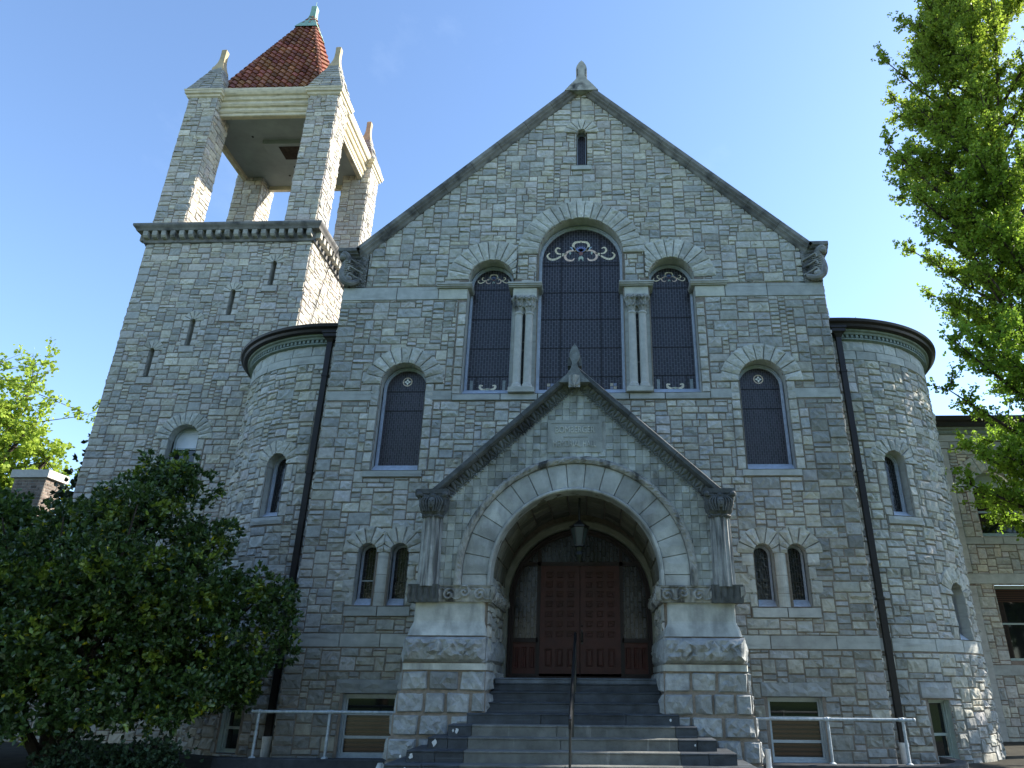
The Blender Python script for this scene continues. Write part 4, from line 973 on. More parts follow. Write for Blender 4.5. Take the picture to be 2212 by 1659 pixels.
# ================================================================== bell tower
TX0, TX1, TY0, TY1 = -14.28, -8.93, 18.6, 23.4; TZ = 14.30; R3 = random.Random(99)
def mtf(u, z, d): return (u, TY0-d, z)
def mtr(u, z, d): return (TX1+d, u, z)
def mtl(u, z, d): return (TX0-d, TY1+TY0-u, z)
def mtb(u, z, d): return (TX1+TX0-u, TY1+d, z)
SL = [(-10.0, .068, 12.72, 13.52, .34, 6), (-11.1, .068, 11.70, 12.51, .34, 6), (-12.13, .068, 10.69, 11.51, .34, 6), (-13.15, .068, 9.69, 10.54, .34, 6)]
WT = (-11.56, .415, 6.1, 7.78, .80, 13)
def St(U, Z):
    s = np.ones(U.shape, bool)
    for c, hw, zb, zs, ro, n in SL+[WT]: s &= ~arch_in(U, Z, c, hw, zb, zs, .02)
    return s
def Ft(U, Z):
    s = np.ones(U.shape, bool)
    for c, hw, zb, zs, ro, n in SL+[WT]: s &= ~ring_in(U, Z, c, zs, ro-.09); s &= ~((abs(U-c) < hw+(.2 if hw > .2 else .02)) & (Z > zb) & (Z < zs))
    for c, hw, zb, zs, ro, n in SL: s &= ~((abs(U-c) < .25) & (Z > zb-.24) & (Z < zb)); s &= ~((abs(U-c-.0) < .21) & (Z > zb) & (Z < zs))
    return s
t_, tm = MB(), MB()
ashlar(t_, tm, TX0, TX1, .0, TZ+.1, St, Ft, mtf, R3, run=60, rough=.015)
ashlar(t_, tm, TY0, TY1, 6., TZ+.1, on, on, mtr, R3, run=60)
ashlar(t_, tm, TY0, TY1, .0, TZ+.1, on, on, mtl, R3, run=60, big=1.4)
tm.poly([mtb(TX0, 0, 0), mtb(TX1, 0, 0), mtb(TX1, TZ, 0), mtb(TX0, TZ, 0)]); tm.poly([mtr(TY0, 0, -.005), mtr(TY1, 0, -.005), mtr(TY1, 7, -.005), mtr(TY0, 7, -.005)])
tower = part('bell_tower', t_, STONE_T, hall); part('tower_mortar', tm, MORTAR_T, tower)
for c, hw, zb, zs, ro, n in SL:
    s_ = MB(); reveal(s_, arch_pts(c, hw, zb, zs, 8), .02, -.34, mtf, R3, .2, .8); ring(s_, c, zs, hw+.0, ro, n, mtf, R3, h=.055)
    for k in range(4):
        z0 = zb+(zs-zb)*k/4; z1 = zb+(zs-zb)*(k+1)/4
        for g_ in (-1, 1):
            e = .16+.07*((k+(g_ > 0)) % 2); q = R3.gauss(1.03, .07); rect_stone(s_, *sorted((c+g_*hw, c+g_*(hw+e))), z0, z1, mtf, R3, h=.035, rough=.004, tint=(q, q, q), step=.1)
    rect_stone(s_, c-.245, c+.245, zb-.23, zb, mtf, R3, h=.055, rough=.002, tint=(.95, .97, 1), step=.3)
    s_.poly([mtf(c-hw, zb, .05), mtf(c+hw, zb, .05), mtf(c+hw, zb+.04, -.3), mtf(c-hw, zb+.04, -.3)])
    sl_ = part('slit_window', s_, STONE_T, hall); q = MB(); pane(q, arch_pts(c, hw, zb, zs, 8, -.0), -.30, mtf); part('slit_pane', q, GL_WIN, sl_)
wt = arched_window('tower_window', hall, WT, mtf, .28, .05, GL_WIN, FRAMEW, r=R3)
q = MB(); pp = [(u, max(z, 7.60)) for u, z in arch_pts(WT[0], WT[1], WT[2], WT[3], 22, .05)]; q.poly([mtf(u, z, -.29) for u, z in pp]); part('white_panel', q, WHITEP, wt)
q = MB(); q.box(-11.92, -11.19, TY0+.26, TY0+.30, 7.55, 7.60); q.box(-11.92, -11.19, TY0+.26, TY0+.30, 6.95, 7.0); part('sash_rail', q, FRAMEW, wt)
def rect_sweep(mb, x0, x1, y0, y1, prof, tint=WHITE, joints=0, r=R3):
    """(overhang, z) profile carried round a rectangle"""
    rows = []
    for d, z in prof: rows.append([(x0-d, y0-d, z), (x1+d, y0-d, z), (x1+d, y1+d, z), (x0-d, y1+d, z)])
    mb.grid(rows, tint, 0, True)
tcn = MB(); rect_sweep(tcn, TX0, TX1, TY0, TY1, [(.03, 14.28), (.08, 14.30), (.08, 14.62), (.26, 14.64), (.29, 14.70), (.34, 14.76), (.36, 14.80), (.36, 14.86), (.0, 14.9), (-.6, 14.9)], (1, 1, 1))
for k in range(19):
    x = TX0+.05+(TX1-TX0-.1)*k/18; tcn.grid([[(x-.075, TY0-a, z), (x+.075, TY0-a, z), (x+.075, TY0-a*0, z), (x-.075, TY0-a*0, z)] for a, z in ((.10, 14.40), (.20, 14.42), (.25, 14.48), (.26, 14.63))], (1.9, 1.9, 1.8), 0, True); tcn.poly([(x-.075, TY0-.10, 14.40), (x+.075, TY0-.10, 14.40), (x+.075, TY0, 14.40), (x-.075, TY0, 14.40)], (1.6, 1.6, 1.5))
for k in range(17):
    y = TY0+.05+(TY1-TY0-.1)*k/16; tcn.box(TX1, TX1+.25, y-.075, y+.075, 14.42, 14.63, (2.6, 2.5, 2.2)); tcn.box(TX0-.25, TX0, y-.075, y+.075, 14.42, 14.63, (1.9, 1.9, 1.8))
part('tower_cornice', tcn, COPING, tower)
# belfry piers
PX = [(TX0, TX0+1.05), (TX1-1.03, TX1)]; PYs = [(TY0, TY0+.92), (TY1-1.0, TY1)]
for (x0, x1) in PX:
    for (y0, y1) in PYs:
        a, b = MB(), MB(); z0, z1 = 14.88, 20.42
        ashlar(a, b, x0, x1, z0, z1, on, on, lambda u, z, d: (u, y0-d, z), R3, run=60)
        ashlar(a, b, y0, y1, z0, z1, on, on, lambda u, z, d: (x1+d, u, z), R3, run=60)
        ashlar(a, b, y0, y1, z0, z1, on, on, lambda u, z, d: (x0-d, y0+y1-u, z), R3, run=60, big=1.4)
        b.poly([(x0, y1, z0), (x1, y1, z0), (x1, y1, z1), (x0, y1, z1)])
        ip = part('belfry_pier', a, STONE_T, hall); part('pier_mortar', b, MORTAR_T, ip)
        c = MB(); rect_sweep(c, x0, x1, y0, y1, [(.02, 20.38), (.07, 20.42), (.08, 20.50), (.13, 20.53), (.14, 20.62), (.16, 20.64), (.16, 20.70), (.0, 20.73)]); part('pier_cornice', c, CREAM, ip)
        p = MB(); mxx, myy = (x0+x1)/2, (y0+y1)/2; q = .17; H = 1.40
        for face_ in range(4):
            for k in range(9):
                f0, f1 = k/9, (k+1)/9
                def cr(f, zz, sx, sy): hwx = (x1-x0)/2+.12; hwy = (y1-y0)/2+.12; return (mxx+sx*(hwx+(q-hwx)*f), myy+sy*(hwy+(q-hwy)*f), 20.72+H*f)
                SG = [(-1, -1), (1, -1), (1, 1), (-1, 1)]; A_, B_ = SG[face_], SG[(face_+1) % 4]
                a0, b0, a1, b1 = Vector(cr(f0, 0, *A_)), Vector(cr(f0, 0, *B_)), Vector(cr(f1, 0, *A_)), Vector(cr(f1, 0, *B_)); nrm_ = (b0-a0).cross(a1-a0).normalized()
                if f0 < .01: p.poly((a0, b0, b1, a1), (.5, .5, .5))
                n_ = max(1, int((b0-a0).length/.33)); w_ = (b0-a0).length
                cuts = [0]+sorted(R3.uniform(.2, .8) for _ in range(n_-1))+[1] if n_ < 3 else [i/n_ for i in range(n_+1)]
                for c0, c1 in zip(cuts, cuts[1:]):
                    def mq(u, z, d): 
                        return (a0*(1-u)+b0*u)*(1-z)+(a1*(1-u)+b1*u)*z+nrm_*d
                    def Pq(s, t, c0=c0, c1=c1): return c0+.008+(c1-c0-.016)*s, .05+.9*t
                    t = stint(R3, .3); t = tuple(e*.8 for e in t); stone(p, Pq, w_*(c1-c0), H/9, mq, h=.03, rough=.016, tint=t, r=R3, step=.1, base=-.01)
        part('pier_pyramid', p, STONE_T, ip)
        f = MB(); f.grid([[(mxx+a*s_, myy+b*s_, z) for a, b in ((-1, -1), (1, -1), (1, 1), (-1, 1))] for s_, z in ((.21, 22.0), (.20, 22.14), (.155, 22.28), (.115, 22.46), (.095, 22.64), (.09, 22.85), (.095, 23.12), (.04, 23.2), (.0, 23.2))], WHITE, 0, True)
        part('pier_finial', f, TANST if (x0 > -12 and y0 > 20) else SANDST if False else TANST, ip)
# entablature, ceiling, roof
en = MB()
pr_ = [(-.14, 19.80), (.0, 19.80), (.03, 19.82), (.03, 19.92), (.06, 19.94), (.09, 20.0), (.06, 20.06), (.06, 20.14), (.12, 20.17), (.16, 20.24), (.12, 20.31), (.10, 20.40), (.16, 20.44), (.18, 20.56), (.24, 20.60), (.28, 20.68), (.30, 20.76), (.30, 20.84), (.0, 20.86)]
ex = .30
rect_sweep(en, TX0+ex, TX1-ex, TY0+ex, TY1-ex, [(d, z) for d, z in pr_])
rect_sweep(en, TX0+ex, TX1-ex, TY0+ex, TY1-ex, [(-.14, 19.8), (-.14, 20.1)]); part('belfry_entablature', en, CREAM, hall)
ce = MB(); ce.poly([(TX0+.35, TY0+.35, 19.98), (TX1-.35, TY0+.35, 19.98), (TX1-.35, TY1-.35, 19.98), (TX0+.35, TY1-.35, 19.98)]); ce.box(-12.3, -10.4, 20.3, 21.4, 19.80, 19.98)
cl = part('belfry_ceiling', ce, CEIL, hall)
vn = MB(); vn.box(-11.75, -10.9, 20.45, 21.15, 19.785, 19.80); part('vent_hatch', vn, BARK, cl)
for (x, y) in ((-12.6, 20.1), (-12.1, 22.3), (-11.2, 22.3), (-11.7, 21.8), (-10.8, 21.8)):
    vn = MB(); vn.box(x-.03, x+.03, y-.03, y+.03, 19.955, 19.98); part('ceiling_fixture', vn, BLACKM, cl)
# tiled pyramid
ti = MB(); AX, AY, AZ = -11.72, 20.9, 27.1; ez = 20.86
C4 = [Vector((AX-1.98, 18.98, ez)), Vector((AX+1.98, 18.98, ez)), Vector((AX+1.98, 22.85, ez)), Vector((AX-1.98, 22.85, ez))]; AP = Vector((AX, AY, AZ)); NR = 25
for e in range(4):
    A_, B_ = C4[e], C4[(e+1) % 4]; ub = (B_-A_).normalized(); ln = (B_-A_).length; M_ = (A_+B_)/2; up = (AP-M_); nrm_ = ub.cross(up).normalized()
    if nrm_.z < 0: nrm_ = -nrm_
    for k in range(NR):
        f0, f1 = k/NR, (k+1.12)/NR; f1 = min(f1, .999); hw0 = ln/2*(1-f0); hw1 = ln/2*(1-f1); tw = .262; ntile = int(hw0/tw)+2
        for i in range(-ntile, ntile):
            us = [i*tw+tw*q/6 for q in range(7)]; t = R3.gauss(1, .20)*(.55 if R3.random() < .05 else 1); tt = (t, t*jit(R3, .22), t*jit(R3, .2))
            if us[0] >= hw0 or us[-1] <= -hw0: continue
            lo, hi = [], []
            for q, u in enumerate(us):
                wv = .045*sin(2*pi*q/6+.5)+.05
                ul = max(-hw0, min(hw0, u)); uh = max(-hw1, min(hw1, u))
                lo.append(M_+up*f0+ub*ul+nrm_*(wv+.04)); hi.append(M_+up*f1+ub*uh+nrm_*(wv-.035))
            un = [p-nrm_*.06 for p in lo]
            ti.grid([un, lo, hi], tt)
    # hip tiles
for e in range(4):
    for k in range(24):
        a = C4[e].lerp(AP, k/24); b = C4[e].lerp(AP, (k+1.1)/24); t = R3.gauss(.95, .12); up_ = Vector((0, 0, .05)); ti.tube([a+up_+Vector((0, 0, .03)), b+up_], [.085, .06], 8, (t, t, t), 0, True)
part('tiled_roof', ti, TILE, hall)
ri = MB(); ri.poly([C4[0]+Vector((.1, .1, .0)), C4[1]+Vector((-.1, .1, 0)), AP]); ri.poly([C4[1]+Vector((-.1, .1, 0)), C4[2]+Vector((-.1, -.1, 0)), AP]); ri.poly([C4[2]+Vector((-.1, -.1, 0)), C4[3]+Vector((.1, -.1, 0)), AP]); ri.poly([C4[3]+Vector((.1, -.1, 0)), C4[0]+Vector((.1, .1, 0)), AP]); part('roof_deck', ri, BLIND, hall)
cf = MB(); cf.grid([[(AX+a*s_, AY+b*s_, z) for a, b in ((-1, -1), (1, -1), (1, 1), (-1, 1))] for s_, z in ((.46, 26.05), (.36, 26.32), (.24, 26.60), (.155, 26.86), (.125, 27.05), (.11, 27.35), (.115, 27.6), (.05, 27.68), (0, 27.68))], WHITE, 0, True)
cf.tube([(AX, AY, 27.6), (AX, AY, 27.95)], .012, 5); part('copper_finial', cf, COPPER, hall)
cb = MB(); cb.tube(bez([(TX1-.4, TY0+.95, 20.3), (TX1-.35, TY0+1.0, 17.5), (TX1-.3, TY0+1.05, 15.0), (TX1+.38, TY0+1.1, 14.8), (TX1+.10, TY0+1.3, 14.2), (TX1+.06, TY0+.9, 12.5), (TX1+.06, TY0+.5, 10.5)], 6), .011, 5); part('lightning_cable', cb, BLACKM, hall)

# ================================================================== side wing
WY = 22.1; R4 = random.Random(5)
def mw(u, z, d): return (u, WY-d, z)
WA = (12.30, .66, 5.72, 7.10, 1.22, 11); WB = (11.62, 13.2, 2.24, 4.30)
wings = [(12.30, .66), (16.6, .66)]
def Sw(U, Z):
    s = np.ones(U.shape, bool)
    for c in (12.30,): s &= ~arch_in(U, Z, c, .66, 5.72, 7.10, .03); s &= ~((abs(U-c-.1) < .76) & (Z > 2.24) & (Z < 4.30))
    return s
def Fw(U, Z):
    s = ~((Z > 4.34) & (Z < 4.65)) & ~((Z > 1.86) & (Z < 2.14)) & ~(Z > 8.50)
    for c in (12.30,):
        s &= ~ring_in(U, Z, c, 7.10, 1.2); s &= ~((abs(U-c) < 1.26) & (Z > 5.48) & (Z < 5.72)); s &= ~((abs(U-c) < .86) & (Z > 5.7) & (Z < 7.12)); s &= ~((abs(U-c-.1) < .78) & (Z > 2.14) & (Z < 4.32))
    s &= ~((U < 11.12) & (U > 10.85))
    return s
a, b = MB(), MB(); ashlar(a, b, 8.9, 14.6, -.5, 8.95, Sw, Fw, mw, R4, run=60, big=1.1)
wg = part('side_wing', a, STONE_T, hall); part('wing_mortar', b, MORTAR_T, wg)
b_ = MB()
for (z0, z1, ln) in ((4.34, 4.65, 1.9), (1.86, 2.14, 1.5), (8.50, 8.72, 1.2), (8.72, 8.96, .9)): band(b_, 8.9, 14.6, z0, z1, mw, R4, d=.04, ln=ln, rough=.006, step=.3)
for c in (12.30,): band(b_, c-1.25, c+1.25, 5.49, 5.71, mw, R4, d=.06, ln=.7)
rect_stone(b_, 10.86, 11.10, -.3, 4.3, mw, R4, h=.12, rough=0, step=1); rect_stone(b_, 10.86, 11.10, 4.65, 8.48, mw, R4, h=.1, rough=0, step=1)
part('wing_band', b_, SMOOTH, wg)
for c in (12.30,):
    wn = arched_window('wing_window', hall, (c, .66, 5.72, 7.10, 1.22, 11), mw, .22, .07, GL_WIN, FRAMEG, r=R4)
    q = MB(); pp = [(u, max(z, 7.32)) for u, z in arch_pts(c, .66, 5.72, 7.10, 22, .07)]; q.poly([mw(u, z, -.235) for u, z in pp]); part('tympanum', q, FRAMEG, wn)
    q = MB(); pane(q, rect_pts(c-.58, c+.58, 6.55, 7.28), -.243, mw); part('blind', q, BLIND, wn)
    q = MB(); q.box(c-.6, c+.6, WY+.2, WY+.24, 6.48, 6.54); q.box(c-.6, c+.6, WY+.2, WY+.24, 7.27, 7.33); part('sash_rail', q, FRAMEW, wn)
    wn = sash('wing_sash_window', hall, c-.66, c+.86, 2.24, 4.30, mw, .2, .08, rail=3.25, fmat=FRAMEG, top=GL_WIN, bot=GL_WIN)
    q = MB(); pane(q, rect_pts(c-.58, c+.78, 3.85, 4.22), -.20, mw); part('blind', q, BLIND, wn)
wc_ = MB()
wc_.grid([[(x, WY-d, z) for x in (8.8, 14.65)] for d, z in ((.03, 8.95), (.10, 8.97), (.12, 9.06), (.2, 9.10), (.22, 9.16))]); 
for k in range(46): x = 8.95+.12*k; wc_.box(x, x+.065, WY-.115, WY-.03, 8.985, 9.045)
part('wing_cornice', wc_, GREENM, wg)
g_ = MB(); g_.grid([[(x, WY-d, z) for x in (8.8, 14.7)] for d, z in ((.2, 9.15), (.3, 9.16), (.33, 9.28), (.40, 9.33), (.42, 9.47), (.1, 9.5), (-8, 9.7))]); part('wing_gutter', g_, BLACKM, wg)

# ================================================================== entrance steps
stp_ = thing('stone_steps', (-.42, 11.5, .1), 'broad dark slate steps with paler sandstone middle slabs rising to the porch', 'steps')
R5 = random.Random(17); c0 = -.42
hs = [1.680, 1.600, 1.458, 1.302, 1.147, .993, .838, .684, .530, .376, .222, .08]
ys = [14.4, 13.42, 13.15, 12.85, 12.55, 12.25, 11.95, 11.65, 11.35, 11.05, 10.75, 10.45]
def step_block(mb, x0, x1, y0, y1, z0, z1, r, t):
    def mp(u, z, d): return (u, y0-d, z)
    e = .012
    rows = [[(x, y0+dy+r.uniform(-.003, .003), z) for x in np.linspace(x0+.004, x1-.004, max(2, int((x1-x0)/.12)))] for dy, z in ((.0, z0), (.0, z0+(z1-z0)*.5), (.0, z1-.03), (-.012, z1-.022), (-.012, z1-.008), (.0, z1))]
    mb.grid(rows, t)
    mb.poly([(x0, y0, z1), (x1, y0, z1), (x1, y1, z1), (x0, y1, z1)], t)
    mb.poly([(x0, y0, z0), (x0, y1, z0), (x0, y1, z1), (x0, y0, z1)], t); mb.poly([(x1, y0, z0), (x1, y1, z0), (x1, y1, z1), (x1, y0, z1)], t)
for k in range(1, 12):
    z1 = hs[k] if k > 1 else 1.675; z0 = hs[k+1]-.02 if k < 11 else -.1; y0 = ys[k]; mbk = MB()
    if k == 1: z1 = 1.675; z0 = 1.59
    if k < 4: hwl, hwr = 1.43, 1.45
    else: hwl = 1.69+.235*(k-4); hwr = 1.69+.235*(k-4)
    x0, x1 = (c0-hwl, c0+hwr); y1 = 15.03 if k < 4 else 12.95
    if k < 5:
        cuts = [x0]+sorted([x0+(x1-x0)*q for q in ((.5,) if k < 4 else (.35, .75))])+[x1] if k != 1 else [x0+.17, -.4, x1-.0]
        if k == 1: cuts = [-1.80, -.38, 1.02]; step_block(mbk, -1.84, 1.06, y0+.015, y1, 1.44, 1.592, R5, (1, 1, 1))
        for a, b in zip(cuts, cuts[1:]):
            q = R5.gauss(1, .08)
            if k == 1: q *= 2.4
            step_block(mbk, a, b, y0, y1, z0, z1, R5, (q, q, q))
        part('slate_step', mbk, SLATE, stp_)
    else:
        a, b = -1.975, 1.17
        mid = MB(); cuts = [a, R5.uniform(-.8, .1), b]
        for p, q_ in zip(cuts, cuts[1:]): q = R5.gauss(1, .07); step_block(mid, p, q_, y0, y1, z0, z1, R5, (q, q, q))
        part('sandstone_slab', mid, STEPST, stp_)
        for p, q_ in ((x0, a), (b, x1)):
            n = 1 if abs(q_-p) < .5 else 2
            mbk = MB()
            for i in range(n): q = R5.gauss(1, .12); step_block(mbk, p+(q_-p)*i/n, p+(q_-p)*(i+1)/n, y0, y1, z0, z1, R5, (q, q, q))
            part('slate_step', mbk, SLATE, stp_)
sp = MB()
for x, k, s_ in ((-2.2, 5, .035), (-2.26, 5, .02), (-2.48, 6, .04), (-2.74, 7, .035), (-2.9, 7, .02), (1.42, 6, .015), (1.52, 8, .045), (1.68, 8, .02), (-2.75, 8, .03), (1.13, 4, .02)):
    zc = (hs[k]+hs[k+1])/2; pts = [(x+s_*cos(a)*R5.uniform(.5, 1.1), ys[k]-.016, zc+s_*1.3*sin(a)*R5.uniform(.5, 1.2)) for a in [2*pi*i/11 for i in range(11)]]; sp.poly(pts)
part('white_splash', sp, PIPEW, stp_)
hr = thing('handrail', (-.40, 10.9, 0), 'thin black iron handrail down the middle of the entrance steps', 'handrail')
h_ = MB(); x = -.40; h_.tube(bez([(x, 13.2, 2.28), (x, 13.2, 2.36), (x, 13.05, 2.34), (x, 11.9, 1.72), (x, 10.98, 1.22), (x, 10.90, 1.12), (x, 10.92, 1.02)], 6), .023, 8); part('rail', h_, IRON, hr)
h_ = MB(); h_.tube(bez([(x, 13.15, 2.0), (x, 12.0, 1.42), (x, 10.92, .80)], 5), .012, 6); part('lower_rail', h_, IRON, hr)
for y, z0, z1 in ((13.18, 1.45, 2.3), (12.02, .85, 1.79), (10.92, .2, 1.12)): h_ = MB(); h_.tube([(x, y, z0), (x, y, z1)], .018, 8); part('post', h_, IRON, hr)
ln = thing('hanging_lantern', (-.34, 13.35, 4.8), 'dark tapered lantern hanging under the crown of the porch arch', 'lantern')
LY = 13.35
q = MB(); q.lathe(-.34, LY, [(.0, 4.80), (.02, 4.78), (.02, 4.40), (.07, 4.36), (.15, 4.30), (.19, 4.285), (.19, 4.26), (.16, 4.25)], 6); q.tube([(-.34, LY, 4.3), (-.34, LY, 4.82)], .02, 6); part('lantern_cap', q, IRON, ln)
q = MB(); q.lathe(-.34, LY, [(.155, 4.25), (.092, 3.93)], 6, (1, 1, 1)); part('lantern_glass', q, FRAMEG if False else plain_glass('lantern_glass', (.05, .065, .06), .25), ln)
q = MB()
for k in range(6): a = 2*pi*k/6; q.tube([(-.34+.16*cos(a), LY+.16*sin(a), 4.26), (-.34+.095*cos(a), LY+.095*sin(a), 3.92)], .011, 5)
q.lathe(-.34, LY, [(.105, 3.94), (.105, 3.91), (.07, 3.89), (.05, 3.82), (.075, 3.76), (.03, 3.66), (.0, 3.6)], 8); part('lantern_frame', q, IRON, ln)

# ---- areaway kerbs and pipe rails
for nm, pts, lab in (('areaway_kerb', [(-6.5, 13.75), (-6.3, 13.62), (-3.48, 13.60)], 'low dark kerb under the pipe rail left of the porch'), ('areaway_kerb', [(2.7, 13.55), (5.2, 13.6), (5.9, 13.8), (6.3, 14.3), (6.4, 15.2)], 'low dark kerb under the pipe rail right of the porch')):
    k_ = MB(); a = bez([(*p, 0) for p in pts], 6); rows = []
    for i, p in enumerate(a):
        d = Vector(a[min(i+1, len(a)-1)])-Vector(a[max(i-1, 0)]); n_ = Vector((-d.y, d.x, 0)).normalized()*.1; P = Vector(p); P.z = 0
        rows.append([P-n_+Vector((0, 0, .2)), P-n_+Vector((0, 0, .375)), P-n_*.85+Vector((0, 0, .39)), P+n_+Vector((0, 0, .39)), P+n_+Vector((0, 0, .2))])
    k_.grid(rows); k_.face(range(5)); k_.build(nm, CONC, label=lab, category='kerb')
def pipe_rail(x0, x1, zr, posts, ball, label):
    t = thing('pipe_railing', ((x0+x1)/2, 13.6, .39), label, 'railing', 'galvanised pipe railings beside the porch')
    h_ = MB(); h_.tube([(x0, 13.6, zr), (x1, 13.6, zr)], .026, 10)
    if ball: h_.ball((ball, 13.6, zr), .033)
    part('top_rail', h_, GALV, t)
    for p in posts: 
        h_ = MB(); h_.tube([(p, 13.6, .38), (p, 13.6, zr)], .024, 10); h_.ball((p, 13.6, zr), .040); h_.tube([(p-.06, 13.6, zr), (p+.06, 13.6, zr)], .034, 10); h_.lathe(p, 13.6, [(.06, .385), (.06, .40), (.03, .42)], 12); part('post', h_, GALV, t)
pipe_rail(-6.05, -3.42, 1.105, (-5.95, -4.69), -6.07, 'grey pipe railing in front of the left basement window')
pipe_rail(2.62, 5.30, 1.06, (3.88, 5.14), 5.33, 'grey pipe railing in front of the right basement window')
for x, h, lab in ((2.78, .62, 'white plastic pipe stub with yellow tie at the foot of the right porch pier'), (-3.58, .36, 'small white pipe end at the foot of the left porch pier')):
    pp = MB(); y_ = 13.38 if x > 0 else 13.1; pp.lathe(x, y_, [(.07, .2), (.075, .3), (.05, .36), (.045, .38), (.045, h), (.0, h)], 12)
    pp.build('plastic_pipe', PIPEW, label=lab, category='pipe')

# ================================================================== trees and planting
def leaf_mesh(name, P, D, size, mat_, tints, parent=None, aspect=.45, fold=.0, seed=0, **props):
    """P centres (n,3), D leaf directions (n,3), one six-sided leaf each"""
    rs = np.random.RandomState(seed); n = len(P); D = D/(np.linalg.norm(D, axis=1, keepdims=True)+1e-9)
    rnd = rs.normal(size=(n, 3)); W = np.cross(D, rnd); W /= (np.linalg.norm(W, axis=1, keepdims=True)+1e-9); Nn = np.cross(D, W)
    s = (size*rs.uniform(.7, 1.25, n))[:, None]; cup = Nn*s*.08
    V = np.stack([P, P+D*s*.3-W*s*aspect+cup, P+D*s*.72-W*s*aspect*.8+cup, P+D*s, P+D*s*.72+W*s*aspect*.8+cup, P+D*s*.3+W*s*aspect+cup], 1).reshape(-1, 3)
    me = bpy.data.meshes.new(name); me.vertices.add(n*6); me.vertices.foreach_set('co', V.astype(np.float32).ravel())
    me.loops.add(n*6); me.loops.foreach_set('vertex_index', np.arange(n*6, dtype=np.int32)); me.polygons.add(n)
    me.polygons.foreach_set('loop_start', np.arange(n, dtype=np.int32)*6); me.polygons.foreach_set('loop_total', np.full(n, 6, dtype=np.int32))
    me.update(calc_edges=True); me.materials.append(mat_)
    at = me.attributes.new('tint', 'FLOAT_COLOR', 'FACE'); a = np.ones((n, 4), dtype=np.float32); a[:, :3] = tints; at.data.foreach_set('color', a.ravel())
    return link(name, me, parent, **props)
def whorls(C, out, k, spread, rs, jitter=.01):
    """k leaves round each twig tip"""
    n = len(C); P = np.repeat(C, k, 0)+rs.normal(size=(n*k, 3))*jitter; D = np.repeat(out, k, 0)*.8+rs.normal(size=(n*k, 3))*spread
    return P, D
def bush(root, lobes, n_tip, size, mat_, seed, k=6, shell=.28, tint_fn=None, aspect=.28, cull=None, name='foliage'):
    rs = np.random.RandomState(seed); C_, O_ = [], []
    vol = np.array([l[3]**2 for l in lobes]); cnt = (n_tip*vol/vol.sum()).astype(int)
    for (x, y, z, r, sx, sz), c in zip(lobes, cnt):
        d = rs.normal(size=(c, 3)); d /= np.linalg.norm(d, axis=1, keepdims=True)
        lump = 1+.16*np.sin(d[:, 0]*7+seed+x)*np.sin(d[:, 1]*6+y)*np.sin(d[:, 2]*8+z)+.10*np.sin(d[:, 0]*17+d[:, 2]*19+x)
        q = r*lump*(1-shell*rs.rand(c)**1.6)+(rs.rand(c) < .04)*rs.uniform(.0, .22, c)
        C_.append(np.array([x, y, z])+d*q[:, None]*np.array([sx, sx, sz])); O_.append(d+np.array([0, 0, .35]))
    C = np.concatenate(C_); O = np.concatenate(O_)
    if cull is not None: m_ = cull(C); C, O = C[m_], O[m_]
    P, D = whorls(C, O, k, .62, rs); t = tint_fn(np.repeat(C, k, 0), rs) if tint_fn else np.ones((len(P), 3))
    return leaf_mesh(name, P, D, size, mat_, t, root, aspect, seed=seed)
def limb(mb, a, b, r0, r1, r, bend=.12, n=5, seg=7):
    a, b = Vector(a), Vector(b); L_ = (b-a).length; off = Vector((r.uniform(-1, 1), r.uniform(-1, 1), r.uniform(-.4, .6)))*bend*L_
    pts = [a.lerp(b, i/n)+off*sin(pi*i/n) for i in range(n+1)]; mb.tube(pts, [r0+(r1-r0)*i/n for i in range(n+1)], seg); return pts

# -- big glossy evergreen before the tower
RT = random.Random(8)
ev = thing('evergreen_tree', (-9.2, 13.3, GZ), 'big glossy dark evergreen spreading in front of the tower base', 'tree')
tk = MB()
for (x, y, z, r) in ((-9.9, 13.5, 2.6, .15), (-8.8, 13.2, 2.8, .12), (-9.3, 13.9, 4.2, .12), (-10.6, 13.1, 2.2, .1), (-7.9, 13.3, 2.0, .09)):
    p_ = limb(tk, (-9.35, 13.35, .2), (x, y, z), r, r*.45, RT)
    for _ in range(6): limb(tk, p_[RT.randint(2, 5)], (x+RT.uniform(-1.6, 1.6), y+RT.uniform(-1, 1), z+RT.uniform(.2, 1.8)), .04, .012, RT, seg=5)
part('trunk', tk, BARK, ev)
def clumpy(lobes, r, k=8, f=.40):
    out = []
    for (x, y, z, R_, sx, sz) in lobes:
        out.append((x, y, z, R_*.74, sx, sz))
        for _ in range(k):
            a_, c = r.uniform(0, 2*pi), r.uniform(-.6, 1); q = sqrt(1-c*c); out.append((x+R_*.70*q*cos(a_)*sx, y+R_*.70*q*sin(a_), z+R_*.70*c*sz, R_*f*r.uniform(.75, 1.25), 1, .85))
    return out
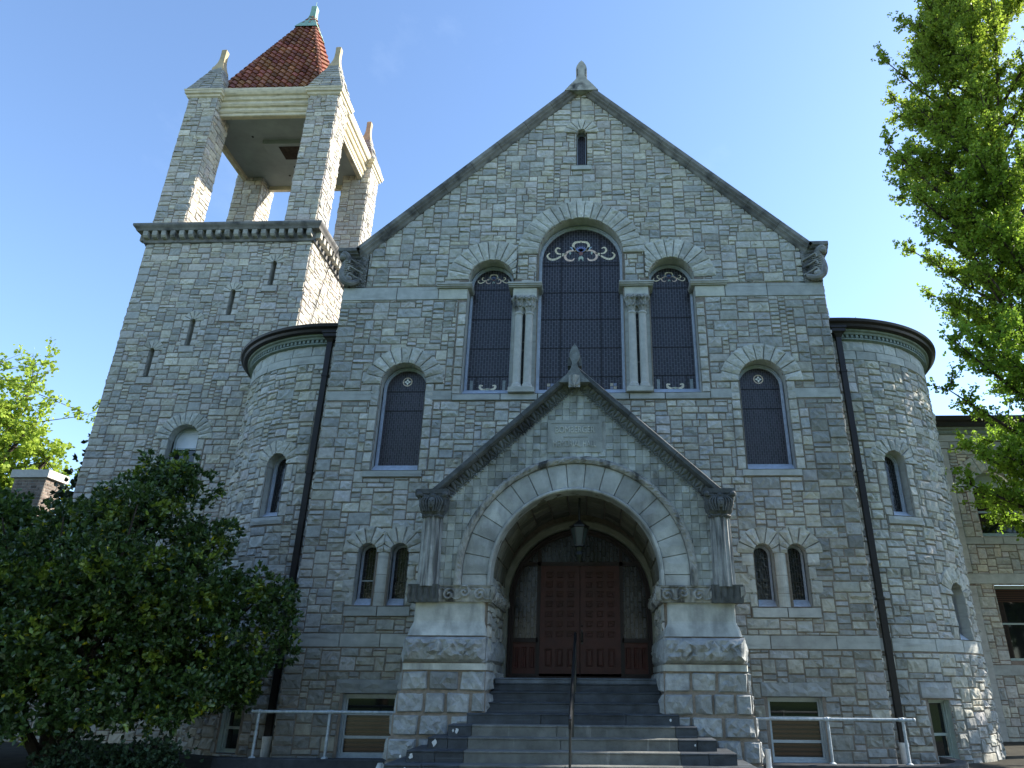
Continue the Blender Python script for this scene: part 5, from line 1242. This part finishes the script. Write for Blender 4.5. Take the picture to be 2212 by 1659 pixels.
lob = [(-8.7, 13.5, 3.5, 1.6, 1, 1.1), (-8.3, 13.5, 4.75, .85, 1, 1.0), (-9.15, 13.6, 4.75, .85, 1, 1), (-8.45, 13.6, 5.35, .45, 1, 1.1), (-9.0, 13.7, 5.4, .42, 1, 1.1), (-7.5, 13.5, 3.2, 1.15, 1, .95), (-6.6, 13.6, 2.75, .85, 1, .9), (-5.95, 13.6, 2.85, .50, 1, .9), (-5.95, 13.6, 2.15, .5, 1, .9), (-7.2, 13.2, 1.95, .95, 1, .7),
       (-9.9, 13.2, 3.3, 1.45, 1, 1), (-10.9, 13.1, 2.6, 1.25, 1, .95), (-8.6, 12.7, 2.2, 1.3, 1, .75), (-9.9, 12.5, 2.1, 1.1, 1, .8), (-6.5, 13.5, 1.6, .5, 1, .8), (-10.1, 13.6, 4.1, .75, 1, .9), (-11.2, 13.4, 3.6, .75, 1, .85), (-7.6, 13.8, 4.05, .65, 1, .9), (-9.2, 12.3, 1.5, .75, 1.2, .5), (-7.7, 12.9, 1.35, .7, 1.2, .5), (-11.9, 13.0, 2.2, 1.0, 1, .9), (-7.0, 13.0, 1.35, .65, 1.2, .55), (-8.3, 12.6, 1.15, .6, 1.4, .45), (-9.9, 12.3, 1.15, .6, 1.4, .45), (-10.9, 12.6, 1.3, .8, 1.3, .6), (-6.3, 13.4, 1.7, .55, 1, .8), (-12.4, 13.0, 1.5, .9, 1, .7), (-7.4, 12.7, 1.0, .5, 1.5, .4), (-8.9, 12.3, .95, .5, 1.6, .4), (-10.4, 12.2, .95, .55, 1.6, .4), (-11.4, 12.5, 1.0, .6, 1.3, .5), (-10.9, 12.1, .75, .5, 1.6, .45), (-9.8, 12.0, .8, .45, 1.5, .4), (-11.8, 12.4, .8, .6, 1.4, .5), (-9.4, 14.3, 2.0, 1.2, 1.6, .9), (-7.4, 14.3, 1.6, .9, 1.2, .9)]
lob = clumpy(lob, random.Random(6))
def ev_t(C, rs):
    n = len(C); base = np.array([1., 1., 1.])[None]*rs.uniform(.65, 1.25, (n, 1)); g = np.sin(C[:, 0]*3.3+C[:, 2]*4.1)*np.sin(C[:, 0]*4.1-C[:, 2]*2.9+C[:, 1]*2)+rs.normal(0, .18, n)
    lit_patch = (g > .60)[:, None]; base = np.where(lit_patch, base*np.array([2.9, 2.2, 1.1]), base)  # yellow-green patches put sunlit sprays into the leaf colour
    y = rs.rand(n) < .010; base[y] = np.array([8.5, 4.2, 1.0])*rs.uniform(.6, 1.2, (y.sum(), 1)); return base
bush(ev, lob, 16500, .098, LEAF_H, 4, 7, .34, ev_t, .23, cull=lambda C: (C[:, 1] < 14.85) | (C[:, 0] < -7.2))
# -- second evergreen farther left, looser
ev2 = thing('evergreen_tree', (-13.4, 15.2, GZ), 'looser evergreen at the left edge behind the big glossy one', 'tree')
tk = MB(); 
for k in range(5): limb(tk, (-13.4, 15.2, .2), (-13.4+RT.uniform(-1.6, 1.6), 15.2+RT.uniform(-.8, .8), RT.uniform(2.5, 4.4)), .1, .03, RT)
part('trunk', tk, BARK, ev2)
lob2 = [(-13.0, 15.2, 3.0, 1.5, 1, 1.), (-12.2, 15.4, 3.9, 1.05, 1, 1), (-13.6, 15.0, 4.9, .9, 1, .8), (-14.6, 15.2, 4.3, 1.4, 1, 1), (-13.9, 15.2, 4.0, 1.2, 1, 1), (-13.0, 14.9, 4.75, .75, 1.2, .8), (-12.3, 15.0, 4.5, .8, 1.1, .8), (-14.2, 14.9, 4.9, .8, 1.2, .8), (-12.9, 14.8, 1.9, 1.3, 1, .9), (-11.4, 15.3, 3.6, 1.0, 1, 1), (-14.9, 15.0, 4.6, .8, 1, .8)]
bush(ev2, clumpy(lob2, random.Random(9)), 10500, .11, LEAF_H, 9, 5, .6, lambda C, rs: rs.uniform(.6, 1.3, (len(C), 1))*np.where((rs.rand(len(C)) < .3)[:, None], np.array([[1.7, 1.5, .9]]), np.ones((1, 3))), .30)

# -- ginkgo on the right
gk = thing('ginkgo_tree', (13.3, 19.0, -.2), 'tall bright green ginkgo with upswept branches at the right edge', 'tree')
tk = MB(); TRK = bez([(13.3, 19.0, -.3), (13.35, 19.0, 6), (13.2, 18.9, 13), (13.4, 19.0, 20), (13.6, 19.1, 28)], 8); tk.tube(TRK, [.34-.28*i/(len(TRK)-1) for i in range(len(TRK))], 10)
RG = random.Random(33); Cg = []; Og = []
def trunk_at(z):
    for a, b in zip(TRK, TRK[1:]):
        if a[2] <= z <= b[2]: f = (z-a[2])/(b[2]-a[2]); return Vector(a).lerp(Vector(b), f)
    return Vector(TRK[-1])
def twig(p, d, L_, r, dens=17):
    """a leafy shoot: spur tufts close along it"""
    n = max(3, int(L_*dens)); q = Vector(p); dd = Vector(d).normalized()
    pts = [q.copy()]
    for i in range(n):
        dd = (dd+Vector((r.gauss(0, .06), r.gauss(0, .06), .012+r.gauss(0, .04)))).normalized(); q = q+dd*(L_/n)
        Cg.append((q.x+r.gauss(0, .055), q.y+r.gauss(0, .055), q.z+r.gauss(0, .055))); Og.append((r.gauss(0, 1), r.gauss(0, 1), r.gauss(0, .7)))
        if i % 6 == 5: pts.append(q.copy())
    if len(pts) > 1: tk.tube(pts, [.014*(1-i/len(pts))+.004 for i in range(len(pts))], 4)
def gk_leaf(pts, b0, tip):
    for i, p in enumerate(pts):
        if i < 1: continue
        for _ in range(5 if i > 2 else 3):
            d = (tip-b0).normalized()*.8+Vector((RG.gauss(0, .75), RG.gauss(0, .75), RG.gauss(.25, .5))); twig(p+Vector((RG.gauss(0, .05),)*3), d, RG.uniform(.45, 1.0)*(1 if i < 6 else .75), RG)
for z0, tip in ((4.6, (9.6, 18.2, 6.3)), (5.0, (10.3, 17.6, 6.9)), (5.6, (9.9, 18.6, 7.4)), (6.6, (9.5, 18.1, 8.9)), (7.6, (9.8, 17.8, 10.2)), (12.6, (9.7, 18.2, 15.6)), (14, (9.4, 18.2, 17.4)), (17, (9.9, 18.1, 20.8)), (15, (16.0, 19, 18.6)), (12, (16.2, 19.2, 15.6)), (17.5, (15.6, 18.8, 21.6)), (20, (15.2, 18.4, 24.5)), (18.5, (16.2, 19.4, 22.8)), (9.5, (16.0, 18.6, 12.6))):
    b0 = trunk_at(z0); tip = Vector(tip); pts = limb(tk, b0, tip, .085, .014, RG, .07, 7, 6); gk_leaf(pts, b0, tip)
zz = 4.2
while zz < 27.5:
    az = RG.uniform(0, 2*pi); 
    if RG.random() < .45: az = RG.uniform(radians(140), radians(260))
    reach = 3.35*jit(RG, .2)*.76 if zz < 19 else max(.5, 2.3*(27.5-zz)/8.5*jit(RG, .2))
    if cos(az) > .1: reach *= 1.25
    if sin(az) > 0: reach = min(reach, 2.5/max(.25, sin(az)))
    el = radians(RG.uniform(12, 38)) if zz < 9 else radians(RG.uniform(32, 56))
    b0 = trunk_at(zz); tip = b0+Vector((cos(az)*reach, sin(az)*reach, tan_ if (tan_ := math.tan(el)*reach) else 0)); r0 = .035+.02*reach*.6
    pts = limb(tk, b0, tip, r0, .014, RG, .07, 7, 6)
    gk_leaf(pts, b0, tip)
    zz += RG.uniform(.13, .23) if zz > 12 else RG.uniform(.16, .28)
part('trunk', tk, BARK, gk)
Cg = np.array(Cg); Og = np.array(Og); rs = np.random.RandomState(12)
keep = (Cg[:, 1] < 21.6); Cg, Og = Cg[keep], Og[keep]
P, D = whorls(Cg, Og, 6, .8, rs, .035); print('ginkgo leaves', len(P))
tn = rs.uniform(.65, 1.25, (len(P), 1))*np.array([[1., 1., 1.]]); yl = np.clip((P[:, 2:3]-10)/14, 0, 1); tn = tn*(1+yl*np.array([[.35, .08, .2]]))
leaf_mesh('foliage', P, D, .066, LEAF_G, tn, gk, .62, seed=3)

# -- pale maple, dark conifer beyond the tower on the left
def loose_tree(name, label, base, limbs, ntw, leafn, size, mat_, seed, tint, rr=.35, asp=.4):
    t = thing(name, base, label, 'tree'); r = random.Random(seed); tk = MB(); C = []
    for (tip, r0) in limbs:
        pts = limb(tk, (base[0], base[1], base[2]), tip, r0, r0*.35, r, .1, 8)
        for i in range(3, 9):
            for _ in range(ntw):
                p = pts[i]; q = p+Vector((r.gauss(0, 1.0), r.gauss(0, .8), r.gauss(.25, .8)))*1.25; limb(tk, p, q, .022, .006, r, .1, 3, 4)
                for s_ in range(7): C.append(tuple(p.lerp(q, .4+.1*s_)+Vector((r.gauss(0, rr*.5), r.gauss(0, rr*.5), r.gauss(0, rr*.4)))))
    part('trunk', tk, BARK, t); C = np.array(C); rs = np.random.RandomState(seed); O = rs.normal(size=C.shape)
    P, D = whorls(C, O, leafn, .8, rs, .09); tn = rs.uniform(.7, 1.2, (len(P), 1))*np.array([tint]); leaf_mesh('foliage', P, D, size, mat_, tn, t, asp, seed=seed); print(name, len(P))
loose_tree('maple_tree', 'pale sunlit spring maple with airy branches beyond the left edge', (-29.5, 30, 0), [((-27.2, 29, 12.6), .22), ((-25.3, 29.4, 12.2), .2), ((-26.6, 30, 14.0), .2), ((-24.4, 29.6, 10.4), .2), ((-26, 29.5, 10.8), .18), ((-28.5, 29, 14.4), .2), ((-23.9, 29.8, 9.9), .15), ((-28.5, 30.5, 11.2), .2), ((-27.3, 29.6, 11.4), .15)], 9, 11, .16, LEAF_M, 5, (1.25, 1.15, 1.1), .3)
cn = thing('dark_evergreen', (-19.6, 25.0, 0), 'dark evergreen showing in a narrow strip beyond the tower\'s left edge', 'tree'); tk = MB(); tk.tube([(-19.4, 25.3, -.1), (-19.3, 25.3, 10.6)], [.25, .03], 8); part('trunk', tk, BARK, cn)
bush(cn, [(-18.7+.03*k, 25.3, 10.9-1.05*k, .45+.24*k, 1, 1.1) for k in range(9)], 2600, .20, LEAF_D, 15, 5, .7, None, .35)
# -- low shrubs at the foot of the tower
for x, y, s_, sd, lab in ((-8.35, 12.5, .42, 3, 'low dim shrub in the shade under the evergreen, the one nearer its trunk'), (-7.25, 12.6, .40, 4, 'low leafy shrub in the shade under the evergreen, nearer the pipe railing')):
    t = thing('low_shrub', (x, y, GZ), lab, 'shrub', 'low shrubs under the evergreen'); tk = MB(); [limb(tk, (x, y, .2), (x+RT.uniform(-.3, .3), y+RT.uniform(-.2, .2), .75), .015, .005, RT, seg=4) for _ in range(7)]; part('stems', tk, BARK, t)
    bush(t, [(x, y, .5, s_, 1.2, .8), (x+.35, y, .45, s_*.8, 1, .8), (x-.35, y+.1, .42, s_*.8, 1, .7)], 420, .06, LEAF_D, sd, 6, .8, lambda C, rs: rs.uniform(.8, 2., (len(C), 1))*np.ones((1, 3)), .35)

# -- brick house with a stone-capped chimney beyond the trees
hs_ = thing('brick_house', (-23.5, 30, 0), 'far brick house whose pale-capped chimney shows above the evergreen at left', 'house')
q = MB(); q.box(-27, -20.6, 26.4, 34, -.1, 5.6); part('house_wall', q, BRICK, hs_)
q = MB()
for a, b, c in (((-27.3, 26.1, 5.5), (-20.3, 26.1, 5.5), (-23.8, 30, 7.9)), ((-20.3, 26.1, 5.5), (-20.3, 34.3, 5.5), (-23.8, 30, 7.9)), ((-20.3, 34.3, 5.5), (-27.3, 34.3, 5.5), (-23.8, 30, 7.9)), ((-27.3, 34.3, 5.5), (-27.3, 26.1, 5.5), (-23.8, 30, 7.9))): q.poly((a, b, c))
rfh = part('hip_roof', q, ROOFS, hs_)
q = MB(); cx0, cx1, cy0, cy1 = -22.45, -21.2, 26.0, 26.9; rb_ = random.Random(4)
for (mpq, u0, u1) in ((lambda u, z, d: (u, cy0-d, z), cx0, cx1), (lambda u, z, d: (cx1+d, u, z), cy0, cy1)):
    z = 5.; k = 0
    while z < 8.6:
        u = u0-(.12 if k % 2 else 0)
        while u < u1:
            a, b = max(u, u0), min(u+.24, u1); t = rb_.gauss(1, .2); 
            if b-a > .04: rect_stone(q, a, b, z, z+.11, mpq, rb_, h=.015, rough=.003, tint=(t, t, t), step=.3, gap=.006, bev=.01, base=-.002)
            u += .24
        z += .11; k += 1
q.box(cx0, cx1, cy0, cy1, 4.5, 8.7, (1.3, 1.6, 1.7)); ch = part('chimney', q, BRICK, rfh)
q = MB(); q.box(cx0-.12, cx1+.12, cy0-.12, cy1+.12, 8.7, 9.0); part('chimney_cap', q, SANDST, ch)

# -- unseen trees added behind the viewer: they shade the foot of the building and stand in its window reflections
for i, (x, y, h, R_) in enumerate(((-14, -9, 15, 6.5), (2, -15, 17, 7.5), (16, -8, 15, 6.5))):
    t = thing('unseen_shade_tree', (x, y, 0), ('broad unseen shade tree added on the lawn left of the viewpoint', 'tallest unseen shade tree added straight behind the viewpoint', 'broad unseen shade tree added on the lawn right of the viewpoint')[i], 'tree')
    tk = MB(); tk.tube([(x, y, -.1), (x, y, h*.6)], [.4, .2], 8); r = random.Random(i)
    for _ in range(9): limb(tk, (x, y, h*r.uniform(.25, .5)), (x+r.uniform(-1, 1)*R_*.6, y+r.uniform(-1, 1)*R_*.6, h*r.uniform(.5, .9)), .14, .04, r)
    part('trunk', tk, BARK, t)
    bush(t, [(x+r.uniform(-1, 1)*R_*.5, y+r.uniform(-1, 1)*R_*.5, h*r.uniform(.4, .85), R_*r.uniform(.4, .6), 1, .8) for _ in range(9)], 2400, .42, LEAF_H, 50+i, 4, .9, lambda C, rs: rs.uniform(.7, 1.3, (len(C), 1))*np.array([[1.4, 1.4, 1]]), .35)

for i, (x, y, sc_, lab) in enumerate(((-30, -16, 1.1, 'leftmost unseen shade tree of the added far row across the lawn'), (-16, -27, 1.2, 'second unseen shade tree from the left in the added far row'), (0, -32, 1.2, 'middle unseen shade tree of the added far row across the lawn'), (17, -28, 1.2, 'second unseen shade tree from the right in the added far row'), (32, -14, 1.1, 'rightmost unseen shade tree of the added far row across the lawn'))):
    c = t.copy(); col.objects.link(c); c.location = (x, y, 0); c.scale = (sc_,)*3; c['label'] = lab; c['group'] = 'unseen shade trees of the added far row'; c.rotation_euler = (0, 0, i*1.3)  # far row added out of view, to darken what the windows reflect
    for ch in list(t.children):
        d = ch.copy(); col.objects.link(d); d.parent = c; d.matrix_parent_inverse = ch.matrix_parent_inverse
